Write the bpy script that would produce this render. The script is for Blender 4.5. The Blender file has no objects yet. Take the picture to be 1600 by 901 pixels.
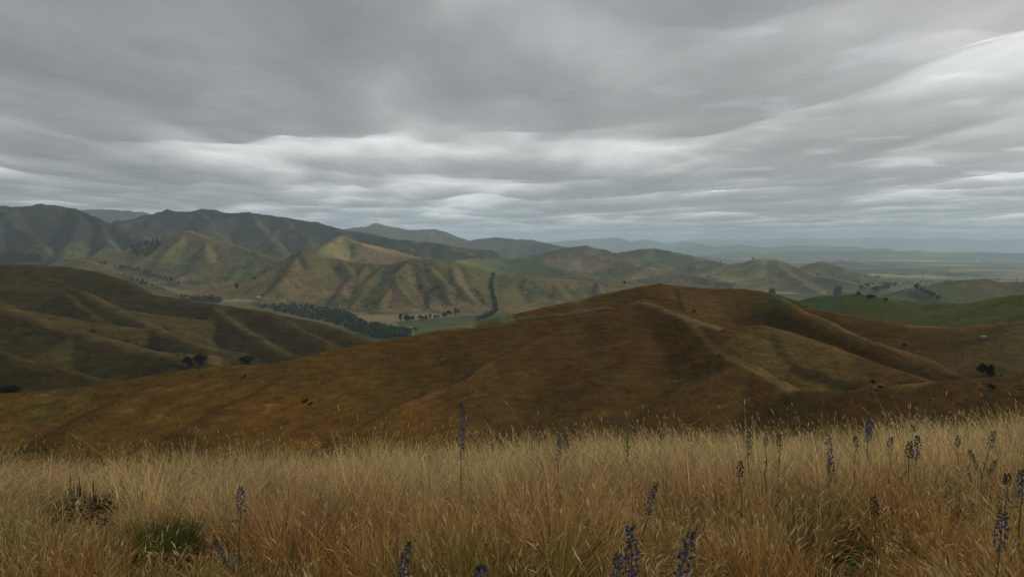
import bpy, math, random
import numpy as np

# ------------------------------------------------------------------ camera, sky, sun, exposure
SC = bpy.context.scene
COL = SC.collection
F = 1250.0                       # focal length in photo pixels (1600 wide)
PITCH = math.radians(-3.07)
SUN_EL, SUN_AZ = math.radians(34), math.radians(55)      # azimuth measured clockwise from +Y (view direction)
EXPOSURE = 0.12

cam_data = bpy.data.cameras.new('camera')
cam = bpy.data.objects.new('camera', cam_data); COL.objects.link(cam)
cam_data.sensor_width = 36.0
cam_data.lens = 36.0 * F / 1600.0
cam_data.clip_start = 0.05
cam_data.clip_end = 400000.0
cam.location = (0, 0, 0)
cam.rotation_euler = (math.pi / 2 + PITCH, 0, 0)
SC.camera = cam

world = bpy.data.worlds.new('World'); SC.world = world; world.use_nodes = True
wn, wl = world.node_tree.nodes, world.node_tree.links
wn.clear()
sky = wn.new('ShaderNodeTexSky'); sky.sky_type = 'NISHITA'; sky.sun_disc = False
sky.sun_elevation = SUN_EL; sky.sun_rotation = SUN_AZ; sky.air_density = 1.0; sky.dust_density = 2.0; sky.ozone_density = 1.0
hsv = wn.new('ShaderNodeHueSaturation'); hsv.inputs['Saturation'].default_value = 0.2
bg = wn.new('ShaderNodeBackground'); bg.inputs['Strength'].default_value = 0.05
wo = wn.new('ShaderNodeOutputWorld')
wl.new(sky.outputs[0], hsv.inputs['Color']); wl.new(hsv.outputs[0], bg.inputs['Color']); wl.new(bg.outputs[0], wo.inputs['Surface'])

sun_data = bpy.data.lights.new('sun', 'SUN')
sun_data.energy = 5.0; sun_data.angle = math.radians(2.5); sun_data.color = (1.0, 0.93, 0.82)
sun = bpy.data.objects.new('sun', sun_data); COL.objects.link(sun)
sun.rotation_euler = (math.pi / 2 - SUN_EL, 0, math.pi - SUN_AZ)
SC.view_settings.view_transform = 'Standard'
SC.view_settings.look = 'None'
SC.view_settings.gamma = 1.0
SC.view_settings.exposure = EXPOSURE
SC.view_settings.use_curve_mapping = False
cy = SC.cycles
cy.use_denoising = True
cy.use_adaptive_sampling = False
cy.max_bounces = 6; cy.diffuse_bounces = 3; cy.glossy_bounces = 1; cy.transmission_bounces = 3; cy.volume_bounces = 3
cy.transparent_max_bounces = 8
cy.sample_clamp_indirect = 4.0

rng = np.random.default_rng(7)
random.seed(7)

# ------------------------------------------------------------------ helpers
def link(o, parent=None):
    COL.objects.link(o)
    if parent is not None: o.parent = parent
    return o
def tag(o, label=None, cat=None, group=None, kind=None):
    if label: o['label'] = label
    if cat: o['category'] = cat
    if group: o['group'] = group
    if kind: o['kind'] = kind
    return o
def empty(name, loc, rz=0.0):
    o = bpy.data.objects.new(name, None); link(o)
    o.location = loc; o.rotation_euler = (0, 0, rz); o.empty_display_size = 0.2
    return o
def mesh_np(name, V, faces, material, colors=None, smooth=True):
    """V (n,3); faces: (m,k) int array or list of such arrays; colors (n,3) per vertex"""
    if not isinstance(faces, list): faces = [faces]
    me = bpy.data.meshes.new(name)
    V = np.asarray(V, dtype=np.float32)
    me.vertices.add(len(V)); me.vertices.foreach_set('co', V.ravel())
    loops = np.concatenate([f.ravel() for f in faces]).astype(np.int32)
    tot = np.concatenate([np.full(len(f), f.shape[1], dtype=np.int32) for f in faces])
    start = np.concatenate([[0], np.cumsum(tot)[:-1]]).astype(np.int32)
    me.loops.add(len(loops)); me.loops.foreach_set('vertex_index', loops)
    me.polygons.add(len(tot)); me.polygons.foreach_set('loop_start', start)
    try: me.polygons.foreach_set('loop_total', tot)
    except Exception: pass
    me.polygons.foreach_set('use_smooth', np.full(len(tot), smooth))
    if colors is not None:
        a = me.color_attributes.new('col', 'FLOAT_COLOR', 'POINT')
        c = np.ones((len(V), 4), dtype=np.float32); c[:, :3] = colors
        a.data.foreach_set('color', c.ravel())
    me.update(calc_edges=True)
    if material is not None: me.materials.append(material)
    return me
def obj(name, me, parent=None):
    return link(bpy.data.objects.new(name, me), parent)

# lattice gradient noise
def _hash(ix, iy, seed):
    h = (ix.astype(np.int64) * 374761393 + iy.astype(np.int64) * 668265263 + seed * 1274126177) & 0xffffffff
    h = ((h ^ (h >> 13)) * 1274126177) & 0xffffffff
    h = (h ^ (h >> 16)) & 0xffffffff
    return h
def gnoise(x, y, seed=0):
    ix, iy = np.floor(x), np.floor(y)
    fx, fy = x - ix, y - iy
    u, v = fx * fx * fx * (fx * (fx * 6 - 15) + 10), fy * fy * fy * (fy * (fy * 6 - 15) + 10)
    def g(dx, dy):
        a = _hash(ix + dx, iy + dy, seed) * (2 * math.pi / 4294967296.0)
        return np.cos(a) * (fx - dx) + np.sin(a) * (fy - dy)
    n = (g(0, 0) * (1 - u) + g(1, 0) * u) * (1 - v) + (g(0, 1) * (1 - u) + g(1, 1) * u) * v
    return n * 1.5
def fbm(x, y, lam, octv=4, rough=0.5, seed=0):
    s = np.zeros_like(x, dtype=np.float64); a = 1.0; t = 0
    for i in range(octv):
        s += a * gnoise(x / lam + 17.3 * i, y / lam - 9.1 * i, seed + i); t += a
        a *= rough; lam *= 0.5
    return s / t
def sstep(a, b, x):
    t = np.clip((x - a) / (b - a), 0, 1); return t * t * (3 - 2 * t)
def mix(a, b, t):
    t = np.asarray(t)[..., None]; return np.asarray(a) * (1 - t) + np.asarray(b) * t

def ray(px, py):
    u, v = (px - 800.0) / F, -(py - 450.5) / F
    c, s = math.cos(PITCH), math.sin(PITCH)
    return np.array([u, c - s * v, s + c * v])
def P(px, py, d):
    r = ray(px, py); return r * (d / math.hypot(r[0], r[1]))

# ------------------------------------------------------------------ terrain: ridge lines with real distances (metres)
BD = [0, 300, 600, 1000, 1800, 3000, 8000, 20000, 80000]
BZ = [-100, -100, -140, -168, -187, -194, -228, -252, -262]
def base_z(x, y):
    d = np.hypot(x, y)
    return np.interp(d, BD, BZ) + 3.0 * fbm(x, y, 900.0, 2, 0.5, 91) * np.clip(d / 1500, 0, 1)

GROUPS = ['grassy_slope', 'brown_hill', 'green_hill', 'left_hills', 'plain', 'gullied_hills', 'rolling_hills', 'mountains', 'far_ranges']
GID = {g: i for i, g in enumerate(GROUPS)}
SLOPE_MUL = {'mountains': 1.9, 'gullied_hills': 1.65, 'left_hills': 2.0, 'rolling_hills': 1.6, 'brown_hill': 1.25, 'far_ranges': 1.3}
RIDGES = []      # (gid, pts(n,3), slope, round, k)
def ridge(group, pts, slope=0.5, rnd=12.0, k=4.0):
    last = None; out = []
    for p in pts:
        out.append(P(*p))
    RIDGES.append((GID[group], np.array(out), slope * SLOPE_MUL.get(group, 1), rnd * 0.45, k * 0.6))
    return np.array(out)
rs = random.Random(11)
def spurs(group, line, spacing, slope, rnd, k, both=True, amt=(0.55, 0.9), rel=1.0, zb=None):
    seg = np.linalg.norm(np.diff(line[:, :2], axis=0), axis=1)
    L = seg.sum(); cum = np.concatenate([[0], np.cumsum(seg)])
    s = spacing * rs.uniform(0.3, 0.8); side = 1
    while s < L:
        p = np.array([np.interp(s, cum, line[:, i]) for i in range(3)])
        q = np.array([np.interp(min(s + 5, L), cum, line[:, i]) for i in range(3)]) - np.array([np.interp(max(s - 5, 0), cum, line[:, i]) for i in range(3)])
        a = math.atan2(q[1], q[0]) + side * (math.pi / 2 + rs.uniform(-0.55, 0.55))
        b = zb if zb is not None else float(base_z(np.array([p[0]]), np.array([p[1]]))[0])
        relief = (p[2] - b) * rel
        if relief > 12:
            drop = relief * rs.uniform(*amt)
            length = drop / (slope * rs.uniform(0.5, 0.72))
            pts = [p - np.array([0, 0, relief * 0.02])]
            n = 4; bend = rs.uniform(-0.5, 0.5)
            for i in range(1, n + 1):
                aa = a + bend * i / n
                st = length / n
                c = pts[-1] + np.array([math.cos(aa) * st, math.sin(aa) * st, 0])
                t = i / n
                c[2] = p[2] - relief * 0.02 - drop * (0.75 * t + 0.25 * t * t) + relief * rs.uniform(-0.02, 0.02)
                pts.append(c)
            RIDGES.append((GID[group], np.array(pts), slope * 1.6, rnd * 0.35, k * 0.6))
        side = -side if both else side
        s += spacing * rs.uniform(0.6, 1.4) * (0.5 if both else 1.0)

# the brown hill across the gully
ridge('brown_hill', [(-200, 632, 290), (0, 614, 310), (80, 609, 322), (140, 604, 332), (220, 589, 342), (300, 577, 350), (345, 572, 357), (420, 569, 368), (490, 556, 384), (560, 541, 400), (640, 525, 418), (700, 511, 430),
      (790, 494, 450), (900, 470, 480), (960, 456, 496), (1000, 447, 505), (1030, 443, 510), (1070, 447, 516), (1110, 451, 522), (1160, 451, 525), (1200, 457, 520), (1235, 468, 510), (1270, 481, 500), (1330, 493, 490), (1410, 506, 480),
      (1500, 511, 480), (1600, 500, 500), (1800, 470, 520)], 0.5, 16, 2.0)
ridge('brown_hill', [(1005, 466, 470), (1040, 482, 440), (1090, 500, 405), (1130, 512, 380), (1190, 509, 362), (1240, 522, 350), (1300, 541, 335), (1380, 570, 312), (1465, 598, 288)], 0.85, 14, 2.0)
ridge('brown_hill', [(1040, 484, 437), (1085, 508, 405), (1110, 537, 372), (1160, 566, 335), (1240, 612, 276), (1330, 610, 258), (1460, 598, 236), (1600, 584, 206), (1800, 555, 175)], 0.62, 7, 2.0)
ridge('brown_hill', [(1200, 459, 518), (1250, 483, 482), (1300, 504, 452), (1350, 527, 422), (1400, 545, 396), (1450, 563, 370), (1500, 585, 338)], 0.75, 8, 2.0)
ridge('brown_hill', [(1000, 470, 473), (900, 507, 440), (775, 563, 380), (737, 588, 356), (677, 615, 326), (625, 634, 302), (530, 682, 255)], 0.6, 7, 2.0)
ridge('brown_hill', [(1010, 480, 458), (1010, 530, 410), (985, 585, 365), (940, 640, 322), (880, 695, 280)], 0.45, 70, 8.0)
ridge('brown_hill', [(560, 543, 398), (470, 580, 360), (380, 625, 318), (300, 675, 278)], 0.45, 12, 3.0)
ridge('brown_hill', [(300, 580, 348), (200, 625, 305), (90, 680, 265)], 0.45, 12, 3.0)
ridge('brown_hill', [(1160, 566, 335), (1130, 620, 290), (1090, 680, 250)], 0.45, 14, 3.0)
ridge('brown_hill', [(1600, 503, 497), (1590, 535, 440), (1560, 570, 390)], 0.42, 16, 3.0)
# the green hill
g = ridge('green_hill', [(1130, 505, 960), (1230, 477, 930), (1290, 462, 910), (1340, 458.5, 900), (1390, 468, 915), (1450, 474, 925), (1520, 473, 900), (1600, 460, 860), (1800, 430, 820)], 0.34, 30, 6)
ridge('green_hill', [(1800, 470, 640), (1600, 488, 680), (1540, 497, 690), (1470, 508, 700)], 0.34, 25, 5)
# hills on the left
l1 = ridge('left_hills', [(-250, 404, 1550), (0, 412, 1400), (60, 413, 1380), (105, 417, 1350), (150, 424, 1320), (195, 437, 1280), (235, 459, 1230), (300, 471, 1170), (350, 477, 1120), (420, 487, 1060), (500, 506, 990), (575, 529, 920), (640, 560, 850)], 0.42, 22, 5)
l2 = ridge('left_hills', [(-200, 425, 1300), (0, 445, 1150), (60, 448, 1130), (110, 449, 1120), (150, 463, 1060), (200, 490, 980), (250, 513, 900), (320, 540, 820), (400, 568, 740), (440, 582, 700)], 0.42, 14, 4)
l3 = ridge('left_hills', [(-200, 432, 1000), (0, 471, 880), (50, 490, 840), (100, 508, 800), (150, 524, 760), (230, 545, 710), (300, 562, 660), (370, 576, 620)], 0.42, 12, 4)
l4 = ridge('left_hills', [(-200, 510, 660), (0, 549, 580), (60, 566, 550), (120, 582, 520), (190, 600, 480)], 0.42, 12, 4)
ridge('left_hills', [(325, 475, 1140), (365, 500, 1060), (405, 528, 970), (450, 552, 880), (520, 572, 800)], 0.42, 14, 4)
ridge('left_hills', [(420, 488, 1058), (460, 510, 980), (510, 535, 900)], 0.4, 14, 4)
spurs('left_hills', l2, 230, 0.42, 10, 3, amt=(0.4, 0.7)); spurs('left_hills', l3, 230, 0.42, 10, 3, amt=(0.4, 0.7))
# gullied hills beyond the valley
m1 = ridge('gullied_hills', [(335, 474, 2900), (380, 446, 2850), (430, 415, 2800), (475, 392, 2800), (510, 401, 2850), (545, 406, 2850), (580, 411, 2800), (615, 414, 2700)], 0.46, 30, 10)
m2 = ridge('gullied_hills', [(600, 418, 2700), (625, 410, 2660), (650, 404, 2650), (675, 405, 2660), (700, 409, 2700), (740, 418, 2750), (770, 427, 2800), (850, 434, 2850), (950, 442, 2900), (1050, 452, 3000), (1150, 462, 3050)], 0.44, 30, 10)
for pts in ([(475, 393, 2795), (452, 430, 2620), (425, 452, 2500), (400, 468, 2440)], [(545, 407, 2840), (555, 430, 2640), (530, 460, 2450), (505, 478, 2360)], [(600, 415, 2700), (575, 440, 2520), (555, 465, 2380), (545, 482, 2300)],
            [(640, 406, 2640), (612, 432, 2480), (622, 456, 2370), (645, 475, 2300), (668, 490, 2240)], [(645, 406, 2640), (590, 470, 2330), (590, 486, 2260)], [(700, 410, 2690), (712, 438, 2520), (735, 465, 2380), (758, 486, 2280)],
            [(664, 407, 2650), (690, 440, 2480), (700, 470, 2340), (690, 488, 2260)], [(772, 429, 2790), (775, 455, 2600), (785, 478, 2420), (800, 492, 2330)], [(820, 433, 2830), (815, 455, 2660), (830, 475, 2500), (850, 486, 2410)],
            [(870, 437, 2860), (868, 455, 2700), (885, 470, 2580), (905, 478, 2500)], [(930, 442, 2890), (930, 456, 2760), (950, 466, 2660)], [(1000, 449, 2950), (990, 462, 2800), (1010, 474, 2680)],
            [(430, 416, 2795), (400, 440, 2700), (372, 462, 2620)], [(580, 412, 2790), (565, 430, 2650), (548, 455, 2500)]):
    ridge('gullied_hills', pts, 0.5, 14, 6)
m3 = ridge('gullied_hills', [(150, 424, 3900), (200, 402, 4000), (255, 376, 3900), (285, 364, 3850), (300, 360, 3800), (325, 371, 3700), (365, 383, 3600), (410, 397, 3500), (440, 410, 3400)], 0.44, 35, 12)
ridge('gullied_hills', [(300, 361, 3800), (262, 395, 3600), (240, 425, 3450), (228, 448, 3350)], 0.46, 20, 8)
ridge('gullied_hills', [(325, 372, 3700), (322, 400, 3500), (332, 430, 3350), (318, 455, 3200)], 0.46, 20, 8)
ridge('gullied_hills', [(365, 384, 3600), (375, 410, 3450), (360, 440, 3250), (330, 462, 3100)], 0.46, 20, 8)
ridge('gullied_hills', [(120, 404, 3100), (150, 412, 3000), (200, 428, 2900), (250, 446, 2800), (290, 462, 2700)], 0.36, 20, 8)
m4 = ridge('gullied_hills', [(480, 408, 3600), (505, 386, 3800), (532, 368, 4000), (562, 381, 3900), (600, 393, 3800), (640, 401, 3700), (690, 409, 3600)], 0.42, 30, 12)
spurs('gullied_hills', m4, 320, 0.44, 18, 8); spurs('gullied_hills', m3, 420, 0.44, 18, 8)
# rolling hills, centre and right
c6 = ridge('rolling_hills', [(690, 410, 3700), (740, 405, 3900), (790, 404, 4000), (840, 410, 3900), (890, 424, 3600), (950, 440, 3300)], 0.3, 50, 14)
c5 = ridge('rolling_hills', [(790, 412, 4500), (850, 404, 4500), (905, 401, 4500), (960, 408, 4300), (1020, 420, 4000), (1100, 434, 3700), (1160, 446, 3500)], 0.34, 40, 14)
c1 = ridge('rolling_hills', [(820, 402, 5400), (860, 392, 5200), (890, 388, 5100), (917, 385, 5000), (945, 390, 5000), (985, 402, 4900), (1030, 412, 4800)], 0.34, 60, 14)
c2 = ridge('rolling_hills', [(930, 402, 5600), (985, 393, 5500), (1015, 388, 5400), (1040, 392, 5300), (1060, 399, 5200), (1090, 405, 5000), (1130, 415, 4700), (1180, 428, 4400), (1230, 440, 4100)], 0.36, 45, 14)
c3 = ridge('rolling_hills', [(1110, 428, 4300), (1150, 412, 4250), (1190, 405, 4200), (1215, 407, 4200), (1240, 416, 4100), (1270, 428, 4000), (1330, 444, 3800), (1380, 455, 3600)], 0.36, 40, 12)
ridge('rolling_hills', [(1215, 408, 4180), (1230, 430, 3900), (1260, 448, 3600), (1280, 456, 3480)], 0.36, 25, 10)
ridge('rolling_hills', [(1280, 412, 5200), (1310, 418, 5000), (1350, 430, 4600)], 0.3, 40, 12)
c4 = ridge('rolling_hills', [(1385, 466, 2350), (1440, 449, 2450), (1490, 438.5, 2550), (1540, 436, 2600), (1570, 440, 2600), (1620, 441, 2650), (1800, 436, 2700)], 0.32, 40, 12)
for c, sp in ((c6, 500), (c5, 420), (c1, 480), (c2, 420), (c3, 420), (c4, 450)): spurs('rolling_hills', c, sp, 0.36, 22, 9)
# dark mountains
b1 = ridge('mountains', [(-250, 338, 5600), (-100, 329, 5500), (0, 325, 5400), (22, 328, 5400), (45, 325, 5400), (65, 324, 5400), (92, 325, 5450), (120, 329, 5450), (135, 337, 5350), (152, 345, 5250), (175, 356, 5100), (215, 376, 4800), (235, 390, 4600)], 0.5, 40, 16)
b2 = ridge('mountains', [(165, 356, 6500), (185, 347, 6400), (215, 340, 6400), (240, 338, 6400), (262, 331, 6300), (280, 335, 6250), (310, 330, 6200), (340, 332, 6150), (395, 336, 6000), (440, 342, 5950), (480, 349, 5900), (530, 356, 5800), (560, 366, 5650), (620, 377, 5500), (700, 386, 5300), (770, 395, 5200)], 0.48, 45, 16)
for pts in ([(0, 326, 5400), (30, 360, 5000), (60, 385, 4650), (80, 402, 4400)], [(120, 330, 5450), (125, 360, 4950), (110, 385, 4600), (100, 402, 4300)], [(152, 346, 5250), (170, 375, 4800), (160, 395, 4500), (140, 408, 4250)],
            [(240, 339, 6400), (230, 362, 5700), (200, 380, 5200)], [(310, 331, 6200), (330, 352, 5500), (300, 372, 5000)], [(395, 337, 6000), (405, 362, 5300), (430, 385, 4800), (445, 397, 4500)], [(440, 343, 5950), (470, 365, 5300), (490, 385, 4800)],
            [(530, 357, 5800), (540, 372, 5300), (580, 386, 4900)], [(600, 374, 5550), (640, 388, 5000), (660, 398, 4600)], [(690, 385, 5330), (720, 396, 4900), (745, 404, 4600)]):
    ridge('mountains', pts, 0.5, 25, 12)
spurs('mountains', b1, 360, 0.5, 25, 12); spurs('mountains', b2, 360, 0.5, 25, 12)
# far ranges in the haze
f1 = ridge('far_ranges', [(20, 336, 11000), (100, 329, 11000), (140, 326, 11000), (180, 327, 11000), (225, 331, 11200), (260, 340, 11000), (330, 352, 10500)], 0.45, 60, 25)
f2 = ridge('far_ranges', [(500, 368, 9500), (545, 356, 9800), (570, 353, 10000), (588, 346.5, 10000), (610, 352, 10000), (640, 358, 10000), (665, 356.5, 10000), (690, 359, 9900), (715, 370, 9700), (760, 384, 9300)], 0.45, 50, 25)
f3 = ridge('far_ranges', [(700, 380, 9000), (745, 373, 9000), (775, 370, 9000), (805, 374, 8800), (830, 375.5, 8700), (860, 382, 8500), (910, 391, 8200)], 0.4, 60, 25)
f4 = ridge('far_ranges', [(820, 382, 26000), (900, 374, 26000), (955, 371.5, 26000), (1020, 375, 25000), (1120, 381, 24000), (1250, 383.5, 23000), (1330, 384.5, 23000), (1400, 389, 22000), (1500, 393, 21000)], 0.3, 200, 60)
f5 = ridge('far_ranges', [(1150, 392, 17000), (1300, 391, 17000), (1450, 394, 17000), (1620, 396, 17000), (1800, 396, 17000)], 0.2, 200, 40)
f6 = ridge('far_ranges', [(600, 384, 44000), (700, 380, 44000), (760, 379, 44000), (830, 375, 44000), (900, 374, 44000), (960, 371, 44000), (1040, 372, 44000), (1100, 369, 44000), (1180, 370, 44000), (1240, 366.5, 44000), (1300, 368, 44000), (1360, 365.5, 44000), (1420, 368, 44000), (1480, 366, 44000), (1540, 369, 44000), (1640, 366, 44000), (1850, 370, 44000)], 0.4, 300, 100)
for c, sp in ((f1, 900), (f2, 800), (f3, 800), (f6, 4000)): spurs('far_ranges', c, sp, 0.45, 50, 20)
for X, Y, D in ((1090, 399, 11000), (1300, 406, 9500)):
    ridge('far_ranges', [(X - 45, Y + 8, D), (X - 15, Y + 1, D), (X + 15, Y, D), (X + 60, Y + 7, D)], 0.25, 60, 15)

def slope_z(x, y):
    """the grassy slope the camera stands on"""
    t = np.clip((y - 5.2) / 12.0, 0, None)
    curv = 0.34 * 12.0 * (np.sqrt(1 + t * t * 1.6) - 1) / math.sqrt(1.6)
    z = -1.62 - 0.108 * np.clip(y, -40, None) - curv
    xc = 14 * np.tanh(x / 14.0)
    z = z + 0.036 * xc + 0.12 * sstep(1.5, 9, x) * np.clip((y - 2) / 6, 0, 1.5)
    z = z + 0.10 * fbm(x, y, 3.2, 2, 0.5, 41) * np.clip(np.hypot(x, y) / 2, 0, 1)
    return z

def terrain(x, y, full=False):
    x = np.asarray(x, float); y = np.asarray(y, float)
    n = len(x)
    zb = base_z(x, y)
    H = zb.copy(); best = zb.copy(); second = np.full(n, -1e4); gid = np.full(n, GID['plain'])
    def put(idx, h, k, g):
        nonlocal H
        a = H[idx]
        m = np.maximum(a, h); dd = np.clip(k - np.abs(a - h), 0, None) / k
        H[idx] = m + dd * dd * k * 0.25
        b = best[idx]; s = second[idx]
        up = h > b
        second[idx] = np.where(up, b, np.maximum(s, h))
        best[idx] = np.where(up, h, b)
        gi = gid[idx]; gi[up] = g; gid[idx] = gi
    # slight domain warp so that slopes are not ruled surfaces
    d = np.hypot(x, y)
    wl_ = np.where(d > 1600, 1.0, 0.0)
    wx = x + fbm(x, y, 420, 3, 0.5, 5) * 32 * wl_ + fbm(x, y, 60, 2, 0.5, 8) * 4 * (1 - wl_)
    wy = y + fbm(x, y, 420, 3, 0.5, 6) * 32 * wl_ + fbm(x, y, 60, 2, 0.5, 9) * 4 * (1 - wl_)
    for g, pts, s, r, k in RIDGES:
        zmax = pts[:, 2].max()
        zlo = np.interp(np.hypot(pts[:, 0], pts[:, 1]).mean(), BD, BZ)
        reach = max(zmax - zlo, 20) / s * 2.6 + 80
        lo, hi = pts[:, :2].min(0) - reach, pts[:, :2].max(0) + reach
        idx = np.nonzero((x > lo[0]) & (x < hi[0]) & (y > lo[1]) & (y < hi[1]))[0]
        if len(idx) == 0: continue
        X, Y = wx[idx], wy[idx]
        # nearest point of the polyline (smooth choice by height)
        hb = np.full(len(idx), -1e4)
        for i in range(len(pts) - 1):
            a, b = pts[i], pts[i + 1]
            ex, ey = b[0] - a[0], b[1] - a[1]
            t = np.clip(((X - a[0]) * ex + (Y - a[1]) * ey) / (ex * ex + ey * ey + 1e-9), 0, 1)
            D = np.hypot(X - (a[0] + t * ex), Y - (a[1] + t * ey))
            z = a[2] + t * (b[2] - a[2])
            A = np.maximum(z - zb[idx], 6) * 1.12 + 6
            D = np.sqrt(D * D + r * r) - r
            hb = np.maximum(hb, z - A * (1 - np.exp(-s * D / A)))
        put(idx, hb, k, g)
    near = np.nonzero(d < 420)[0]
    if len(near): put(near, slope_z(x[near], y[near]), 0.02, 0)
    gap = best - second
    far = gid != 0
    amp = np.interp(d, [100, 300, 900, 2500, 6000, 20000], [0.25, 0.5, 1.6, 6, 14, 40])
    lam = np.interp(d, [100, 300, 900, 2500, 6000, 20000], [22, 30, 70, 190, 420, 1500])
    bands = ((14, 40, 0.35, 25), (420, 90, 1.6, 31)) 
    rel = np.clip((H - zb) / 40, 0.05, 1)
    nz = np.where(d < 650, 0.8 * fbm(x, y, 34, 4, 0.5, 25), np.where(d < 1700, 2.2 * fbm(x, y, 90, 4, 0.5, 31), np.where(d < 8000, (5.0 * fbm(x, y, 260, 5, 0.52, 37) + (24.0 + 26.0 * (gid == 7)) * (0.35 - np.abs(fbm(x, y, 420, 5, 0.55, 38))) * sstep(3300, 4800, d) + (4.0 + 14.0 * (gid == 7)) * (0.3 - np.abs(fbm(x, y, 190, 3, 0.5, 39)))), 30 * fbm(x, y, 1300, 5, 0.5, 43))))
    H = H + np.where(far, nz * np.where(gid == GID['plain'], 0.25, rel), 0)
    if full: return H, gid, gap, zb
    return H

def hits(pix, dmin=60, dmax=30000):
    """where the sight lines through the given photo pixels meet the ground"""
    out = []
    for px, py in pix:
        r = ray(px, py); r = r / math.hypot(r[0], r[1])
        d = np.exp(np.linspace(math.log(dmin), math.log(dmax), 700))
        h = terrain(r[0] * d, r[1] * d)
        w = np.nonzero(r[2] * d < h)[0]
        i = w[0] if len(w) else len(d) - 1
        dd = d[i]
        if i > 0:
            d2 = np.linspace(d[i - 1], d[i], 12); h2 = terrain(r[0] * d2, r[1] * d2)
            w2 = np.nonzero(r[2] * d2 < h2)[0]; j = w2[0] if len(w2) else 11
            dd = d2[j]; zz = h2[j]
        else: zz = h[i]
        out.append((r[0] * dd, r[1] * dd, zz))
    return np.array(out)
def ground(x, y):
    return float(terrain(np.array([x]), np.array([y]))[0])
def poly_dist(x, y, line):
    D = np.full(len(x), 1e9)
    for a, b in zip(line[:-1], line[1:]):
        ex, ey = b[0] - a[0], b[1] - a[1]
        t = np.clip(((x - a[0]) * ex + (y - a[1]) * ey) / (ex * ex + ey * ey + 1e-9), 0, 1)
        D = np.minimum(D, np.hypot(x - a[0] - t * ex, y - a[1] - t * ey))
    return D
def inside(x, y, poly):
    r = np.zeros(len(x), bool); n = len(poly)
    for i in range(n):
        x1, y1 = poly[i][0], poly[i][1]; x2, y2 = poly[(i + 1) % n][0], poly[(i + 1) % n][1]
        c = ((y1 > y) != (y2 > y)) & (x < (x2 - x1) * (y - y1) / (y2 - y1 + 1e-12) + x1)
        r ^= c
    return r

# ------------------------------------------------------------------ materials
def mat(name):
    m = bpy.data.materials.new(name); m.use_nodes = True
    nt = m.node_tree; nt.nodes.clear()
    out = nt.nodes.new('ShaderNodeOutputMaterial')
    return m, nt, out
def principled(nt, out, rough=0.9, spec=0.1):
    p = nt.nodes.new('ShaderNodeBsdfPrincipled')
    p.inputs['Roughness'].default_value = rough
    p.inputs['Specular IOR Level'].default_value = spec
    nt.links.new(p.outputs[0], out.inputs['Surface'])
    return p
def noise(nt, vec, scale, detail=4, rough=0.55):
    n = nt.nodes.new('ShaderNodeTexNoise'); n.inputs['Scale'].default_value = scale
    n.inputs['Detail'].default_value = detail; n.inputs['Roughness'].default_value = rough
    if vec is not None: nt.links.new(vec, n.inputs['Vector'])
    return n.outputs['Fac']
def maprange(nt, v, a, b, c, d, clamp=True):
    m = nt.nodes.new('ShaderNodeMapRange'); m.clamp = clamp
    for k, q in zip(('From Min', 'From Max', 'To Min', 'To Max'), (a, b, c, d)): m.inputs[k].default_value = q
    nt.links.new(v, m.inputs['Value']); return m.outputs['Result']
def math_n(nt, op, a, b):
    m = nt.nodes.new('ShaderNodeMath'); m.operation = op
    for i, q in enumerate((a, b)):
        if isinstance(q, (int, float)): m.inputs[i].default_value = q
        else: nt.links.new(q, m.inputs[i])
    return m.outputs[0]
def scale_col(nt, col, fac):
    m = nt.nodes.new('ShaderNodeVectorMath'); m.operation = 'SCALE'
    nt.links.new(col, m.inputs[0]); nt.links.new(fac, m.inputs['Scale']); return m.outputs[0]
def attr_col(nt):
    a = nt.nodes.new('ShaderNodeVertexColor'); a.layer_name = 'col'; return a.outputs['Color']
def obj_vec(nt): 
    return nt.nodes.new('ShaderNodeTexCoord').outputs['Object']

def land_material(name, s_fine, s_mid, bump_dist, lo=0.65, hi=1.4, stretch=(1, 1, 1), contour=None):
    m, nt, out = mat(name); p = principled(nt, out, 0.95, 0.03)
    v = obj_vec(nt)
    mp = nt.nodes.new('ShaderNodeMapping'); mp.inputs['Scale'].default_value = stretch; nt.links.new(v, mp.inputs['Vector'])
    a = noise(nt, mp.outputs[0], s_fine, 6, 0.7); b = noise(nt, v, s_mid, 5, 0.65)
    f = math_n(nt, 'MULTIPLY', maprange(nt, a, 0.3, 0.7, lo, hi), maprange(nt, b, 0.3, 0.7, 0.82, 1.18))
    hgt = a
    if contour:                                            # stock tracks: long thin bands that follow the contour
        cp = nt.nodes.new('ShaderNodeMapping'); cp.inputs['Scale'].default_value = contour; nt.links.new(v, cp.inputs['Vector'])
        c = noise(nt, cp.outputs[0], 1.0, 3, 0.6)
        f = math_n(nt, 'MULTIPLY', f, maprange(nt, c, 0.33, 0.67, 0.72, 1.30))
        hgt = math_n(nt, 'ADD', a, c)
    nt.links.new(scale_col(nt, attr_col(nt), f), p.inputs['Base Color'])
    bp = nt.nodes.new('ShaderNodeBump'); bp.inputs['Strength'].default_value = 0.7; bp.inputs['Distance'].default_value = bump_dist
    nt.links.new(hgt, bp.inputs['Height']); nt.links.new(bp.outputs[0], p.inputs['Normal'])
    return m
M_NEAR = land_material('dry_grass_hillside', 0.9, 0.06, 0.6, 0.62, 1.42, (1, 1, 1.6), (0.10, 0.10, 0.9))
M_LEFT = land_material('olive_grass_hillside', 0.3, 0.03, 1.2, 0.78, 1.25, (1, 1, 2.0), (0.05, 0.05, 0.3))
M_MID = land_material('pale_grass_hills', 0.06, 0.012, 6.0, 0.65, 1.4)
M_FAR = land_material('mountain_grass', 0.02, 0.004, 20.0, 0.6, 1.45)
M_PLAIN = land_material('farmland', 0.05, 0.01, 1.0, 0.8, 1.2)
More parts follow.
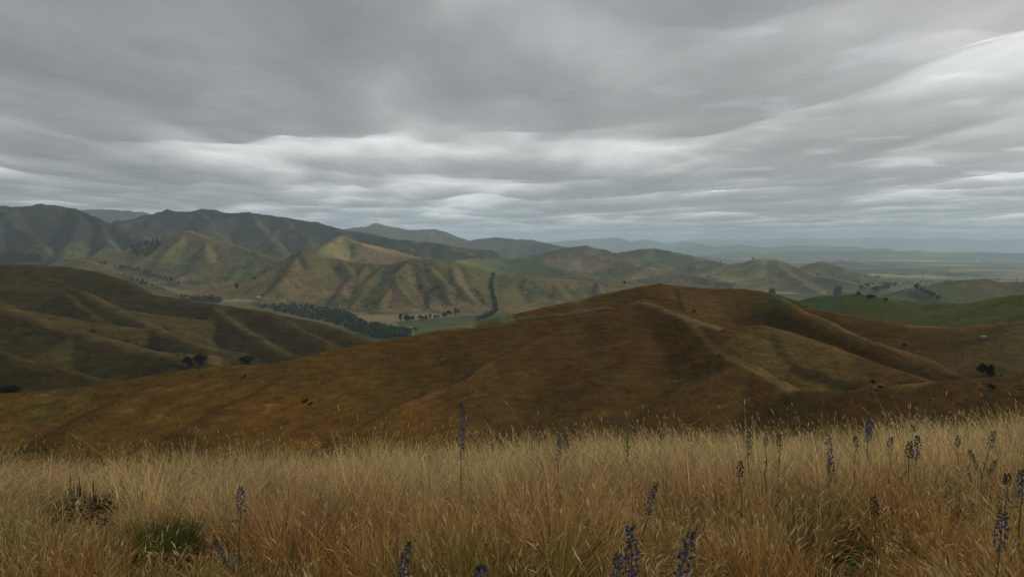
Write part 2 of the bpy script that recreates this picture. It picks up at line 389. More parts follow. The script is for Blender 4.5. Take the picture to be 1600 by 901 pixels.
M_SLOPE = land_material('thatch_ground', 9.0, 1.2, 0.05, 0.5, 1.5)
def leaf_material(name, transl=0.35, rough=0.8):
    m, nt, out = mat(name)
    d = nt.nodes.new('ShaderNodeBsdfDiffuse'); t = nt.nodes.new('ShaderNodeBsdfTranslucent'); mx = nt.nodes.new('ShaderNodeMixShader')
    mx.inputs[0].default_value = transl
    c = attr_col(nt)
    nt.links.new(c, d.inputs['Color']); nt.links.new(c, t.inputs['Color'])
    nt.links.new(d.outputs[0], mx.inputs[1]); nt.links.new(t.outputs[0], mx.inputs[2]); nt.links.new(mx.outputs[0], out.inputs['Surface'])
    return m
M_GRASS = leaf_material('dry_grass', 0.4)
M_LEAF = leaf_material('green_leaves', 0.3)
M_TREE = leaf_material('tree_foliage', 0.15)
def plain_material(name, col, rough=0.8, nscale=None, spec=0.2):
    m, nt, out = mat(name); p = principled(nt, out, rough, spec)
    rgb = nt.nodes.new('ShaderNodeRGB'); rgb.outputs[0].default_value = (*col, 1)
    if nscale:
        f = maprange(nt, noise(nt, obj_vec(nt), nscale, 4), 0.3, 0.7, 0.7, 1.3)
        nt.links.new(scale_col(nt, rgb.outputs[0], f), p.inputs['Base Color'])
    else: nt.links.new(rgb.outputs[0], p.inputs['Base Color'])
    return m
M_WOOD = plain_material('weathered_wood', (0.11, 0.095, 0.075), 0.9, 8)
M_WIRE = plain_material('fence_wire', (0.2, 0.2, 0.2), 0.5)
M_BARK = plain_material('bark', (0.07, 0.055, 0.04), 0.95, 6)
M_STEM = plain_material('flower_stem', (0.10, 0.12, 0.05), 0.8, 30)
M_WHITE = plain_material('pale_metal', (0.7, 0.74, 0.76), 0.5, 3)
M_BLUE = plain_material('blue_grey_plastic', (0.2, 0.3, 0.36), 0.6, 3)
M_WALL = plain_material('painted_wall', (0.75, 0.74, 0.7), 0.8, 2)
M_ROOF = plain_material('grey_roof', (0.3, 0.3, 0.31), 0.6, 2)
M_GLASS = plain_material('window_glass', (0.03, 0.04, 0.05), 0.1, None, 0.5)

# ------------------------------------------------------------------ cloud deck: overcast with unseen breaks shaped to sun the middle hills, its base 1250 m above the viewpoint
CLOUD_Z = 1200.0
CLOUD_OFF = (-728063.65, -570009.53)
def cloud_field(x, y, octv=6):
    c, q = math.cos(0.2), math.sin(0.2)
    u, v = (x + CLOUD_OFF[0]) * c + (y + CLOUD_OFF[1]) * q, ((y + CLOUD_OFF[1]) * c - (x + CLOUD_OFF[0]) * q) * 0.40
    wu = u + 900 * fbm(u, v, 2600, 3, 0.5, 201); wv = v + 900 * fbm(u, v, 2600, 3, 0.5, 205)
    big = fbm(wu, wv, 8000, 2, 0.5, 211)
    med = fbm(wu, wv, 2700, octv, 0.50, 221)
    return 0.5 * big + 0.65 * med
def cloud_deck():
    m, nt, out = mat('cloud_layer')
    v = obj_vec(nt)
    mp = nt.nodes.new('ShaderNodeMapping'); mp.inputs['Scale'].default_value = (0.0009, 0.00026, 0.0022); nt.links.new(v, mp.inputs['Vector'])
    f1 = noise(nt, mp.outputs[0], 1.3, 7, 0.55)
    at = nt.nodes.new('ShaderNodeAttribute'); at.attribute_name = 'col'
    sep = nt.nodes.new('ShaderNodeSeparateColor'); nt.links.new(at.outputs['Color'], sep.inputs[0])
    lum = math_n(nt, 'MULTIPLY', sep.outputs[0], maprange(nt, f1, 0.3, 0.7, 0.84, 1.16))
    lum = math_n(nt, 'MAXIMUM', math_n(nt, 'SUBTRACT', lum, math_n(nt, 'MULTIPLY', sep.outputs[1], 0.26)), 0.03)      # cloud glow less the transmitted sky, so the sun breaks stay unseen
    comb = nt.nodes.new('ShaderNodeCombineColor')
    for i, t in enumerate((0.985, 1.0, 1.0)): nt.links.new(math_n(nt, 'MULTIPLY', lum, t), comb.inputs[i])
    em = nt.nodes.new('ShaderNodeEmission'); em.inputs['Strength'].default_value = 1.0
    nt.links.new(comb.outputs[0], em.inputs['Color'])
    tr = nt.nodes.new('ShaderNodeBsdfTransparent')
    tc = nt.nodes.new('ShaderNodeCombineColor')
    for i in range(3): nt.links.new(sep.outputs[1], tc.inputs[i])
    nt.links.new(tc.outputs[0], tr.inputs['Color'])
    ad = nt.nodes.new('ShaderNodeAddShader'); nt.links.new(em.outputs[0], ad.inputs[0]); nt.links.new(tr.outputs[0], ad.inputs[1])
    nt.links.new(ad.outputs[0], out.inputs['Surface'])
    m.cycles.emission_sampling = 'NONE'
    az = np.radians(np.concatenate([np.arange(-45, 45, 0.3), np.arange(45, 315, 3.0)]))
    rr = np.concatenate([np.arange(150, 3000, 150), np.exp(np.arange(math.log(3000), math.log(45000), 0.011)), np.exp(np.arange(math.log(45000), math.log(160000), 0.06))])
    A, R = np.meshgrid(az, rr)
    X, Y = (np.sin(A) * R).ravel(), (np.cos(A) * R).ravel()
    n = cloud_field(X, Y)
    Z = 230 * sstep(-0.40, 0.45, n) + 50 * fbm(X, Y, 1500, 3, 0.5, 231)
    n2 = cloud_field(X, Y, 3)
    lum = np.interp(n2, [-0.40, -0.15, 0.02, 0.15, 0.28, 0.5], [0.28, 0.325, 0.46, 0.66, 0.84, 0.92])
    T = 0.31 + 0.58 * sstep(0.05, 0.35, 0.35 * n + 0.9 * fbm(X, Y, 1100, 3, 0.5, 1626))  # sun transmission, seeded so that sun patches fall on the middle hills
    nr, na = len(rr), len(az)
    i = np.arange(nr * na).reshape(nr, na); j = np.roll(i, -1, 1)
    Q = np.stack([i[:-1].ravel(), j[:-1].ravel(), j[1:].ravel(), i[1:].ravel()], 1)
    cap = i[0][None, :]
    o = obj('sky', mesh_np('sky', np.stack([X, Y, Z], 1), [Q, cap], m, np.stack([lum, T, T], 1))); o.location = (0, 0, CLOUD_Z)
    tag(o, kind='structure')
cloud_deck()

# ------------------------------------------------------------------ terrain meshes
AZ = np.radians(np.linspace(-43, 43, 640))
def ln(a, b, st): return np.exp(np.arange(math.log(a), math.log(b), st))
RR = np.concatenate([ln(26, 180, 0.03), ln(180, 240, 0.006), ln(240, 560, 0.0035), ln(560, 1900, 0.0068), ln(1900, 7000, 0.0042), ln(7000, 13000, 0.009), ln(13000, 75000, 0.03)])
A2, R2 = np.meshgrid(AZ, RR)
TX, TY = (np.sin(A2) * R2).ravel(), (np.cos(A2) * R2).ravel()
TZ, TG, GAP, TB = terrain(TX, TY, True)
TD = np.hypot(TX, TY)

# land cover (what grows where)
def cover(x, y, z, gid, gap, zb, d):
    C = np.zeros((len(x), 3))
    n1 = fbm(x, y, 45, 4, 0.6, 61); n2 = fbm(x, y, 160, 3, 0.5, 67); n3 = fbm(x, y, 600, 4, 0.55, 71); n4 = fbm(x, y, 140, 5, 0.6, 77)
    # grassy slope under the tussocks
    s = gid == 0; C[s] = (0.12, 0.075, 0.03)
    # brown hill
    s = gid == 1
    c = mix((0.094, 0.053, 0.0115), (0.072, 0.048, 0.0105), sstep(-0.1, 0.35, n1[s]))
    c = mix(c, (0.118, 0.060, 0.012), sstep(0.05, 0.45, n2[s]) * 0.8)
    C[s] = c
    s = gid == 2
    C[s] = mix((0.056, 0.070, 0.009), (0.070, 0.072, 0.012), sstep(-0.1, 0.4, n2[s]))
    s = gid == 3
    c = mix((0.078, 0.056, 0.018), (0.062, 0.051, 0.016), sstep(-0.2, 0.3, n2[s]))
    c = mix(c, (0.045, 0.050, 0.018), sstep(6, 1, gap[s]) * sstep(-0.1, 0.3, n1[s]) * 0.6)
    C[s] = c
    s = gid == 5
    c = mix((0.135, 0.113, 0.040), (0.195, 0.140, 0.066), sstep(-0.15, 0.25, n4[s]))
    c = mix(c, (0.110, 0.108, 0.034), sstep(0.0, 0.35, n3[s]) * 0.7)
    c = mix(c, (0.050, 0.062, 0.028), sstep(16, 4, gap[s]) * sstep(-0.05, 0.25, n1[s] + 0.4 * n3[s]) * 0.85)
    C[s] = c
    s = gid == 6
    c = mix((0.092, 0.090, 0.032), (0.175, 0.130, 0.066), sstep(-0.1, 0.3, n4[s] + 0.5 * n3[s]))
    c = mix(c, (0.090, 0.120, 0.040), sstep(0.1, 0.3, -n3[s]) * 0.8)
    c = mix(c, (0.050, 0.062, 0.030), sstep(0.12, 0.4, n1[s] * 0.7 + n2[s]) * 0.8)
    C[s] = c
    s = gid == 7
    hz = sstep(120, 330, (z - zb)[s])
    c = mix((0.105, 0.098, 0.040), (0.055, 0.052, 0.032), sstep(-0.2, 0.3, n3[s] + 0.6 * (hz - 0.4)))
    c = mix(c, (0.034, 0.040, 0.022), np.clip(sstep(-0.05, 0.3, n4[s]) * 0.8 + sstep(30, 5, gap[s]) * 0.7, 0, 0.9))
    C[s] = c
    s = gid == 8
    C[s] = mix((0.10, 0.10, 0.06), (0.055, 0.065, 0.045), sstep(-0.2, 0.3, n3[s]))
    # farmland: paddocks of different crops
    s = gid == 4
    ang = math.radians(24); u = x[s] * math.cos(ang) + y[s] * math.sin(ang); v = -x[s] * math.sin(ang) + y[s] * math.cos(ang)
    big = d[s] > 7500
    su, sv = np.where(big, 620.0, 270.0), np.where(big, 900.0, 420.0)
    iv = np.floor(v / sv); iu = np.floor(u / su + 0.37 * (iv % 3)); hsh = _hash(iu, iv, 5) / 4294967296.0; h2 = _hash(iu, iv, 9) / 4294967296.0
    pal = np.array([(0.085, 0.115, 0.035), (0.120, 0.130, 0.045), (0.060, 0.085, 0.030), (0.260, 0.210, 0.105), (0.105, 0.105, 0.045), (0.200, 0.150, 0.085), (0.075, 0.100, 0.035), (0.34, 0.27, 0.12)]) * 0.9
    C[s] = pal[(hsh * 7.6).astype(int)] * (0.85 + 0.3 * h2)[:, None]
    C[s] = mix(C[s], (0.055, 0.068, 0.034), sstep(-0.1, 0.3, fbm(x[s], y[s], 1500, 4, 0.6, 79)) * 0.7)
    return C
TC = cover(TX, TY, TZ, TG, GAP, TB, TD)

# paths and paler or darker strips of pasture that follow the ground
def strip(pix, width, col, amt, soft=0.5, group=None):
    line = hits(pix)
    m = (TX > line[:, 0].min() - 60) & (TX < line[:, 0].max() + 60) & (TY > line[:, 1].min() - 60) & (TY < line[:, 1].max() + 60)
    if group is not None: m &= (TG == group)
    i = np.nonzero(m)[0]
    if not len(i): return line
    D = poly_dist(TX[i], TY[i], line) + fbm(TX[i], TY[i], 14, 3, 0.6, 83) * width * 0.8
    t = sstep(width * (1 + soft), width * (1 - soft), D) * amt
    TC[i] = mix(TC[i], col, t)
    return line
def patch(pix, col, amt, edge=6.0, group=None):
    line = hits(pix)
    m = (TX > line[:, 0].min() - 200) & (TX < line[:, 0].max() + 200) & (TY > line[:, 1].min() - 200) & (TY < line[:, 1].max() + 200)
    if group is not None: m &= (TG == group)
    i = np.nonzero(m)[0]
    if not len(i): return
    wob = fbm(TX[i], TY[i], edge * 4, 3, 0.6, 87) * edge
    D = poly_dist(TX[i], TY[i], np.vstack([line, line[:1]])); D = np.where(inside(TX[i], TY[i], line), -D, D) + wob
    TC[i] = mix(TC[i], col, sstep(edge, -edge, D) * amt)
GOLD = (0.250, 0.176, 0.056)
patch([(1140, 520), (1200, 513), (1300, 548), (1400, 584), (1440, 600), (1330, 607), (1240, 608), (1180, 570), (1130, 540)], GOLD, 0.8, 8, 1)
patch([(1000, 470), (1050, 452), (1150, 456), (1190, 470), (1150, 495), (1080, 490), (1040, 478)], (0.125, 0.078, 0.024), 0.75, 8, 1)
patch([(1150, 500), (1190, 476), (1225, 478), (1290, 508), (1350, 537), (1430, 578), (1440, 588), (1390, 571), (1310, 540), (1250, 520), (1195, 506)], (0.046, 0.027, 0.0075), 0.8, 5, 1)  # red-brown growth, with the shade of this face put into its colour
patch([(1285, 490), (1340, 498), (1420, 512), (1520, 518), (1560, 540), (1530, 580), (1490, 582), (1440, 556), (1380, 532), (1320, 508)], (0.098, 0.066, 0.021), 0.7, 10, 1)
strip([(1000, 472), (1030, 480), (1075, 500), (1105, 535), (1155, 566), (1240, 611)], 1.1, (0.19, 0.135, 0.055), 0.65, 0.6, 1)
strip([(1040, 484), (1085, 502), (1125, 514)], 1.7, (0.20, 0.15, 0.065), 0.7, 0.6, 1)
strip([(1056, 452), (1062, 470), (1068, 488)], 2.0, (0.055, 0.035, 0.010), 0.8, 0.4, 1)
strip([(1207, 526), (1214, 540), (1226, 560), (1245, 578)], 1.4, (0.085, 0.068, 0.022), 0.6, 0.5, 1)
strip([(1240, 575), (1270, 586), (1300, 598), (1332, 609)], 1.8, (0.060, 0.05, 0.016), 0.8, 0.5, 1)
strip([(735, 507), (800, 499), (850, 494), (900, 488), (950, 480), (1000, 471)], 0.9, (0.19, 0.13, 0.055), 0.7, 0.5, 1)
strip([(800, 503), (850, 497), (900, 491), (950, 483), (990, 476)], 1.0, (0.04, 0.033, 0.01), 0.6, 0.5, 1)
strip([(770, 564), (737, 588), (677, 615), (625, 634), (530, 680)], 1.6, (0.16, 0.085, 0.026), 0.6, 0.7, 1)
strip([(1200, 461), (1250, 484), (1300, 505), (1350, 528), (1400, 546), (1450, 564)], 5, (0.145, 0.095, 0.034), 0.7, 0.8, 1)
strip([(1420, 509), (1500, 513), (1600, 503)], 2.0, (0.14, 0.105, 0.04), 0.6, 0.6, 1)
patch([(1560, 512), (1700, 500), (1700, 590), (1560, 580), (1530, 550)], (0.066, 0.060, 0.016), 0.75, 25, 1)
patch([(85, 615), (125, 612), (90, 650), (30, 665)], (0.075, 0.070, 0.02), 0.6, 6, 1)
strip([(0, 478), (60, 498), (150, 527), (230, 548), (300, 563)], 4, (0.145, 0.105, 0.04), 0.6, 0.8, 3)
strip([(130, 458), (165, 475), (210, 497), (260, 519), (330, 545), (400, 570)], 4, (0.14, 0.105, 0.04), 0.6, 0.8, 3)
strip([(335, 480), (370, 505), (410, 533), (450, 555)], 3.5, (0.13, 0.10, 0.04), 0.6, 0.8, 3)
rsc = random.Random(5)
for k in range(26):
    px = rsc.uniform(20, 1180); py = rsc.uniform(560, 680)
    strip([(px, py), (px + rsc.uniform(6, 16), py + rsc.uniform(-4, 2))], rsc.uniform(0.4, 0.9), (0.19, 0.135, 0.07) if k % 3 else (0.03, 0.026, 0.01), 0.6, 0.6, 1)
# valley floor
patch([(345, 467), (420, 464), (450, 468), (440, 474), (350, 473)], (0.30, 0.235, 0.135), 0.85, 8)
patch([(340, 473), (470, 472), (560, 490), (560, 497), (350, 480)], (0.14, 0.13, 0.055), 0.8, 8)
patch([(548, 494), (640, 491), (705, 489), (700, 494), (610, 500), (550, 500)], (0.26, 0.185, 0.12), 0.85, 8)
patch([(620, 502), (720, 494), (800, 488), (800, 500), (730, 510), (620, 516)], (0.050, 0.082, 0.026), 0.9, 8)
strip([(640, 510), (700, 512), (730, 508)], 5, (0.22, 0.19, 0.10), 0.8, 0.5)
strip([(690, 504), (740, 503), (790, 497)], 4, (0.17, 0.16, 0.07), 0.7, 0.5)
strip([(560, 510), (620, 513)], 7, (0.19, 0.15, 0.08), 0.8, 0.5)
patch([(1200, 458), (1330, 452), (1330, 470), (1230, 476), (1200, 468)], (0.048, 0.085, 0.030), 0.85, 20)
patch([(1360, 462), (1440, 458), (1480, 470), (1420, 478)], (0.055, 0.088, 0.036), 0.8, 20)
for p, c in (([(1345, 428), (1392, 424), (1398, 431), (1350, 434)], (0.24, 0.24, 0.08)), ([(1422, 427), (1482, 432), (1474, 437), (1425, 432)], (0.32, 0.235, 0.15)), ([(1540, 434), (1620, 434), (1620, 438), (1545, 438)], (0.34, 0.27, 0.16)),
             ([(1290, 405), (1330, 406), (1325, 409), (1290, 408)], (0.36, 0.28, 0.13)), ([(1395, 400), (1500, 401), (1500, 404), (1395, 404)], (0.15, 0.18, 0.06)), ([(1400, 415), (1460, 416), (1440, 419), (1395, 418)], (0.14, 0.19, 0.07)), ([(1480, 420), (1560, 419), (1560, 423), (1485, 425)], (0.24, 0.18, 0.11)),
             ([(1110, 402), (1170, 402), (1170, 405), (1115, 405)], (0.28, 0.24, 0.11)), ([(1500, 408), (1580, 408), (1580, 411), (1505, 412)], (0.17, 0.20, 0.08)), ([(1330, 418), (1385, 418), (1380, 421), (1330, 421)], (0.11, 0.15, 0.05))):
    patch(p, c, 0.5, 25)
# pale and green hill faces beyond the valley; some are painted sun patches
PINK = (0.225, 0.155, 0.085)
for p in ([(705, 415), (716, 412), (728, 440), (752, 480), (742, 486), (715, 455)], [(603, 445), (612, 445), (640, 470), (662, 486), (650, 488), (612, 488), (590, 486)], [(625, 420), (640, 415), (662, 460), (668, 484), (655, 475)],
          [(855, 440), (870, 440), (885, 468), (900, 476), (870, 470)], [(850, 405), (905, 402), (945, 410), (930, 422), (870, 420)], [(580, 390), (620, 400), (650, 410), (610, 412), (560, 395)]):  # last two are sunlit patches put into the colour
    patch(p, PINK, 0.7, 12)
patch([(690, 409), (760, 405), (790, 410), (740, 417)], (0.125, 0.175, 0.045), 0.8, 15)
patch([(655, 428), (690, 425), (700, 440), (668, 445)], (0.17, 0.19, 0.05), 0.6, 15)  # yellow-green sun patch painted into the hillside colour
patch([(730, 412), (838, 408), (842, 432), (770, 426)], (0.085, 0.120, 0.042), 0.8, 12)
patch([(1140, 412), (1200, 407), (1190, 418)], (0.26, 0.21, 0.11), 0.5, 20)

def build_terrain():
    nr, na = len(RR), len(AZ)
    z = TZ.copy(); z[TD < 34] -= 0.4
    V = np.stack([TX, TY, z], 1)
    i = np.arange(nr * na).reshape(nr, na)
    Q = np.stack([i[:-1, :-1].ravel(), i[:-1, 1:].ravel(), i[1:, 1:].ravel(), i[1:, :-1].ravel()], 1)[:, ::-1]
    fg = TG[Q[:, 0]]
    mats = [M_NEAR, M_NEAR, M_NEAR, M_LEFT, M_PLAIN, M_MID, M_MID, M_FAR, M_FAR]
    names = ['lower_slope', 'brown_hill', 'green_hill', 'olive_hills', 'plain', 'gullied_hills', 'rolling_hills', 'mountains', 'far_mountains']
    for g in range(len(GROUPS)):
        q = Q[fg == g]
        if not len(q): continue
        u, inv = np.unique(q.ravel(), return_inverse=True)
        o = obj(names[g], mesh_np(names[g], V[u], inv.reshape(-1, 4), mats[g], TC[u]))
        tag(o, kind='structure')
build_terrain()

# the slope around the camera
def near_slope():
    gx = np.linspace(-26, 26, 150); gy = np.linspace(-14, 30, 130)
    X, Y = np.meshgrid(gx, gy); X = X.ravel(); Y = Y.ravel()
    Z = slope_z(X, Y)
    i = np.arange(len(X)).reshape(len(gy), len(gx))
    Q = np.stack([i[:-1, :-1].ravel(), i[:-1, 1:].ravel(), i[1:, 1:].ravel(), i[1:, :-1].ravel()], 1)
    n = fbm(X, Y, 1.6, 3, 0.5, 3)
    C = mix((0.12, 0.075, 0.03), (0.075, 0.055, 0.022), sstep(-0.2, 0.3, n))
    o = obj('ground', mesh_np('ground', np.stack([X, Y, Z], 1), Q, M_SLOPE, C)); tag(o, kind='structure')
near_slope()
# ------------------------------------------------------------------ tufts of dry grass standing on the hillsides
def tufts(name, label, g, n, size, dmax, seed):
    r = np.random.default_rng(seed)
    ok = np.nonzero((TG == g) & (TD < dmax) & (TD > 150) & (np.abs(TX) < 0.72 * TY))[0]
    w = TD[ok] ** 1.2; pick = r.choice(ok, n, p=w / w.sum())
    st = TD[pick] * 0.004
    x, y = TX[pick] + r.normal(0, 1, n) * st, TY[pick] + r.normal(0, 1, n) * st
    keep = fbm(x, y, 26, 3, 0.6, 401) + r.normal(0, 0.25, n) > -0.05
    x, y, pick = x[keep], y[keep], pick[keep]; n = len(x); z = terrain(x, y) - 0.03
    s = size * r.uniform(0.5, 1.4, n)
    c = TC[pick] * (np.array((1.35, 1.25, 1.15)) * r.uniform(0.8, 1.6, n)[:, None])
    Vs, Ks = [], []
    for k in range(3):
        a = r.uniform(0, 6.28, n); ca, sa = np.cos(a), np.sin(a); l = r.uniform(0.2, 0.6, n)
        b0 = np.stack([x - ca * s * 0.3, y - sa * s * 0.3, z], 1); b1 = np.stack([x + ca * s * 0.3, y + sa * s * 0.3, z], 1)
        t = np.stack([x + sa * s * l, y - ca * s * l, z + s * r.uniform(0.35, 0.7, n)], 1)
        Vs.append(np.stack([b0, b1, t], 1).reshape(-1, 3)); Ks.append(np.repeat(c, 3, 0))
    V = np.concatenate(Vs); o = obj(name, mesh_np(name, V, np.arange(len(V)).reshape(-1, 3), M_GRASS, np.concatenate(Ks)))
    tag(o, label, kind='stuff')
# ------------------------------------------------------------------ dry grass
GX = 0.0
def ribbons(P0, D, Hh, W, bend, lean, face, cols_root, cols_tip, nseg):
    """curved blades: P0 (n,3) roots, D (n,2) lean direction, returns V, quads, colours"""
    n = len(P0); m = nseg + 1
    t = np.linspace(0, 1, m)[None, :]
    hx = Hh[:, None] * (lean[:, None] * t + bend[:, None] * t * t)
    hz = Hh[:, None] * t * np.sqrt(np.clip(1 - (0.55 * np.minimum(bend[:, None] + lean[:, None], 1.6) * t) ** 2, 0.08, 1))
    C = np.stack([P0[:, 0:1] + D[:, 0:1] * hx, P0[:, 1:2] + D[:, 1:2] * hx, P0[:, 2:3] + hz], 2)
    w = W[:, None] * np.interp(t, [0, 0.3, 0.75, 1], [0.8, 1.0, 0.75, 0.12])
    S = np.stack([np.cos(face)[:, None] * w, np.sin(face)[:, None] * w, np.zeros_like(w)], 2) * 0.5
    V = np.stack([C - S, C + S], 2).reshape(n * m * 2, 3)
    base = (np.arange(n) * m * 2)[:, None] + (np.arange(nseg) * 2)[None, :]
    Q = np.stack([base, base + 1, base + 3, base + 2], 2).reshape(-1, 4)
    tt = t[..., None]
    K = cols_root[:, None, :] * (1 - tt) + cols_tip[:, None, :] * tt
    K = np.repeat(K[:, :, None, :], 2, 2).reshape(-1, 3)
    tip = C[:, -1]; prev = C[:, -2]
    return V, Q, K, tip, tip - prev
def heads(tip, dirv, L, W, face, col):
    """seed heads: slim spindles of two crossed faces"""
    d = dirv / (np.linalg.norm(dirv, axis=1, keepdims=True) + 1e-9)
    Vs, Qs, Ks = [], [], []; off = 0
    n = len(tip)
    for k in range(2):
        f = face + k * math.pi / 2
        s = np.stack([np.cos(f), np.sin(f), np.zeros(n)], 1) * (W * 0.5)[:, None]
        a = tip - d * (L * 0.25)[:, None]
        b = tip + d * (L * 0.25)[:, None]; c = tip + d * (L * 0.9)[:, None]
        c[:, 2] -= L * 0.18
        V = np.stack([a, b - s, c, b + s], 1).reshape(-1, 3)
        Vs.append(V); Qs.append(np.arange(n * 4).reshape(n, 4) + off); off += n * 4
        Ks.append(np.repeat(col, 4, 0))
    return np.concatenate(Vs), np.concatenate(Qs), np.concatenate(Ks)
STRAW = np.array((0.39, 0.260, 0.094)); RUST = np.array((0.29, 0.138, 0.044)); OLIVE = np.array((0.185, 0.165, 0.045)); PALE = np.array((0.74, 0.61, 0.33)); BROWN = np.array((0.22, 0.135, 0.055))
def scatter(n, y0, y1, pw):
    y = y0 + (y1 - y0) * rng.random(n) ** pw
    x = (rng.random(n) * 2 - 1) * (0.72 * y + 1.1)
    return x, y
def ground_at(px, py, up):
    for d in np.arange(1.5, 14, 0.04):
        p = P(px, py, d); z = float(slope_z(np.array([p[0]]), np.array([p[1]]))[0])
        if p[2] <= z + up: return np.array([p[0], p[1], z])
    return np.array([p[0], p[1], z])
CLEAR = [(ground_at(px, py, up), r) for px, py, up, r in ((128, 838, 0.0, 0.33), (245, 905, 0.0, 0.30), (330, 893, 0.12, 0.16), (1327, 886, 0.12, 0.16), (870, 835, 0.05, 0.12), (230, 815, 0.05, 0.12))]     # thin spots
def grass():
    parts = []
    def batch(n, y0, y1, pw, hmean, hvar, w0, nseg, head_frac, mode):
        x, y = scatter(n, y0, y1, pw)
        # tufts: pull part of the roots together
        cell = 0.16
        jx = np.floor(x / cell); jy = np.floor(y / cell)
        cx = (jx + _hash(jx, jy, 301) / 4294967296.0) * cell; cyy = (jy + _hash(jx, jy, 302) / 4294967296.0) * cell
        pull = np.clip(rng.random(n) * 1.3, 0, 0.85)
        x = x + (cx - x) * pull; y = y + (cyy - y) * pull
        z = slope_z(x, y)
        tuft = _hash(jx, jy, 303) / 4294967296.0
        pt = fbm(x, y, 2.3, 3, 0.5, 311); pg = fbm(x, y, 1.5, 3, 0.5, 317); ph = fbm(x, y, 0.8, 2, 0.6, 321)
        Hh = hmean * (1 + 0.75 * ph + hvar * (rng.random(n) - 0.5) + 0.7 * (tuft - 0.5))
        for (q, rad) in CLEAR:                                # short grass around and just in front of the tussocks
            dd = np.hypot(x - q[0] * (y / q[1]), np.where(y < q[1], (y - q[1]) * 0.28, y - q[1]))
            Hh = Hh * (0.35 + 0.65 * sstep(rad * 0.7, rad * 1.3, dd))
        Hh = np.clip(Hh, 0.10, None)
        wind = fbm(x, y, 2.8, 2, 0.5, 331) * 2.6 + 0.2
        ang = wind + rng.normal(0, 1.2, n) + (tuft - 0.5) * 4.5
        D = np.stack([np.cos(ang), np.sin(ang)], 1)
        bend = np.abs(rng.normal(0.30, 0.32, n)) + 0.35 * np.clip(fbm(x, y, 1.7, 2, 0.5, 337) - 0.1, 0, None)
        lean = np.abs(rng.normal(0.08, 0.10, n))
        lodge = sstep(0.16, 0.4, fbm(x, y, 0.9, 2, 0.5, 343)); bend = bend + lodge * rng.uniform(0.2, 1.1, n); ang2 = fbm(x, y, 1.6, 2, 0.5, 347) * 5; D = D * (1 - lodge[:, None]) + np.stack([np.cos(ang2), np.sin(ang2)], 1) * lodge[:, None]
        flop = rng.random(n) < 0.10; bend[flop] += rng.uniform(0.4, 1.2, flop.sum())
        face = rng.normal(0, 0.7, n)
        t_r = sstep(-0.15, 0.3, pt + 0.25 * (tuft - 0.5) + np.where(y < 4.2, 0.10, -0.12) + 0.10 * sstep(0.5, -2.5, x) + 0.22 * sstep(-0.6, -1.6, x) * sstep(4.4, 3.2, y))
        t_g = sstep(0.06, 0.40, pg + 0.25 * (tuft - 0.5))
        c = STRAW[None] * np.ones((n, 1))
        c = c * (1 - t_r[:, None]) + RUST * t_r[:, None]
        c = c * (1 - 0.75 * t_g[:, None]) + OLIVE * 0.75 * t_g[:, None]
        pp = sstep(4.0, 7.5, y)[:, None] * 0.48
        c = c * (1 - pp) + PALE * pp
        c = c * (rng.uniform(0.4, 1.55, n) * (0.55 + 0.85 * tuft))[:, None]
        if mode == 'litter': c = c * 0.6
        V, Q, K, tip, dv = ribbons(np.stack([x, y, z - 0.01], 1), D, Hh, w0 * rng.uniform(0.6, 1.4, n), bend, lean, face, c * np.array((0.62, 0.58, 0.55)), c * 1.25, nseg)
        parts.append((V, Q, K))
        if head_frac > 0:
            hi = rng.random(n) < head_frac
            k = hi.sum()
            hc = PALE[None] * rng.uniform(0.65, 1.15, k)[:, None]
            hc = hc * (1 - 0.35 * t_r[hi][:, None]) + RUST * 1.2 * 0.35 * t_r[hi][:, None]
            parts.append(heads(tip[hi], dv[hi], rng.uniform(0.04, 0.085, k), rng.uniform(0.006, 0.011, k), face[hi], hc))
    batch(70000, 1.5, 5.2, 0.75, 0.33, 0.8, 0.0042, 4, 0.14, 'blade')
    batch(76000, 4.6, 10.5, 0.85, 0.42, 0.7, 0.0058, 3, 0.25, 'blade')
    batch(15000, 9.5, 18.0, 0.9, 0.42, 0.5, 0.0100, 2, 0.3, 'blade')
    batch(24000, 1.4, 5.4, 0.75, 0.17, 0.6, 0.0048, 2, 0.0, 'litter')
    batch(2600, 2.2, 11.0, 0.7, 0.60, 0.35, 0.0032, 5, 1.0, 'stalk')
    Vs, Qs, Ks, off = [], [], [], 0
    for V, Q, K in parts:
        Vs.append(V); Qs.append(Q + off); Ks.append(K); off += len(V)
    o = obj('grass', mesh_np('grass', np.concatenate(Vs), np.concatenate(Qs), M_GRASS, np.concatenate(Ks)))
    tag(o, 'tall dry straw-coloured grass with seed heads covering the near slope', 'grass', kind='stuff')
grass()
tufts('tussock_cover', 'tufts of dry grass all over the brown hill', 1, 40000, 0.6, 620, 51)
tufts('tussock_cover', 'tufts of dry grass all over the olive hills at left', 3, 26000, 1.0, 1500, 52)
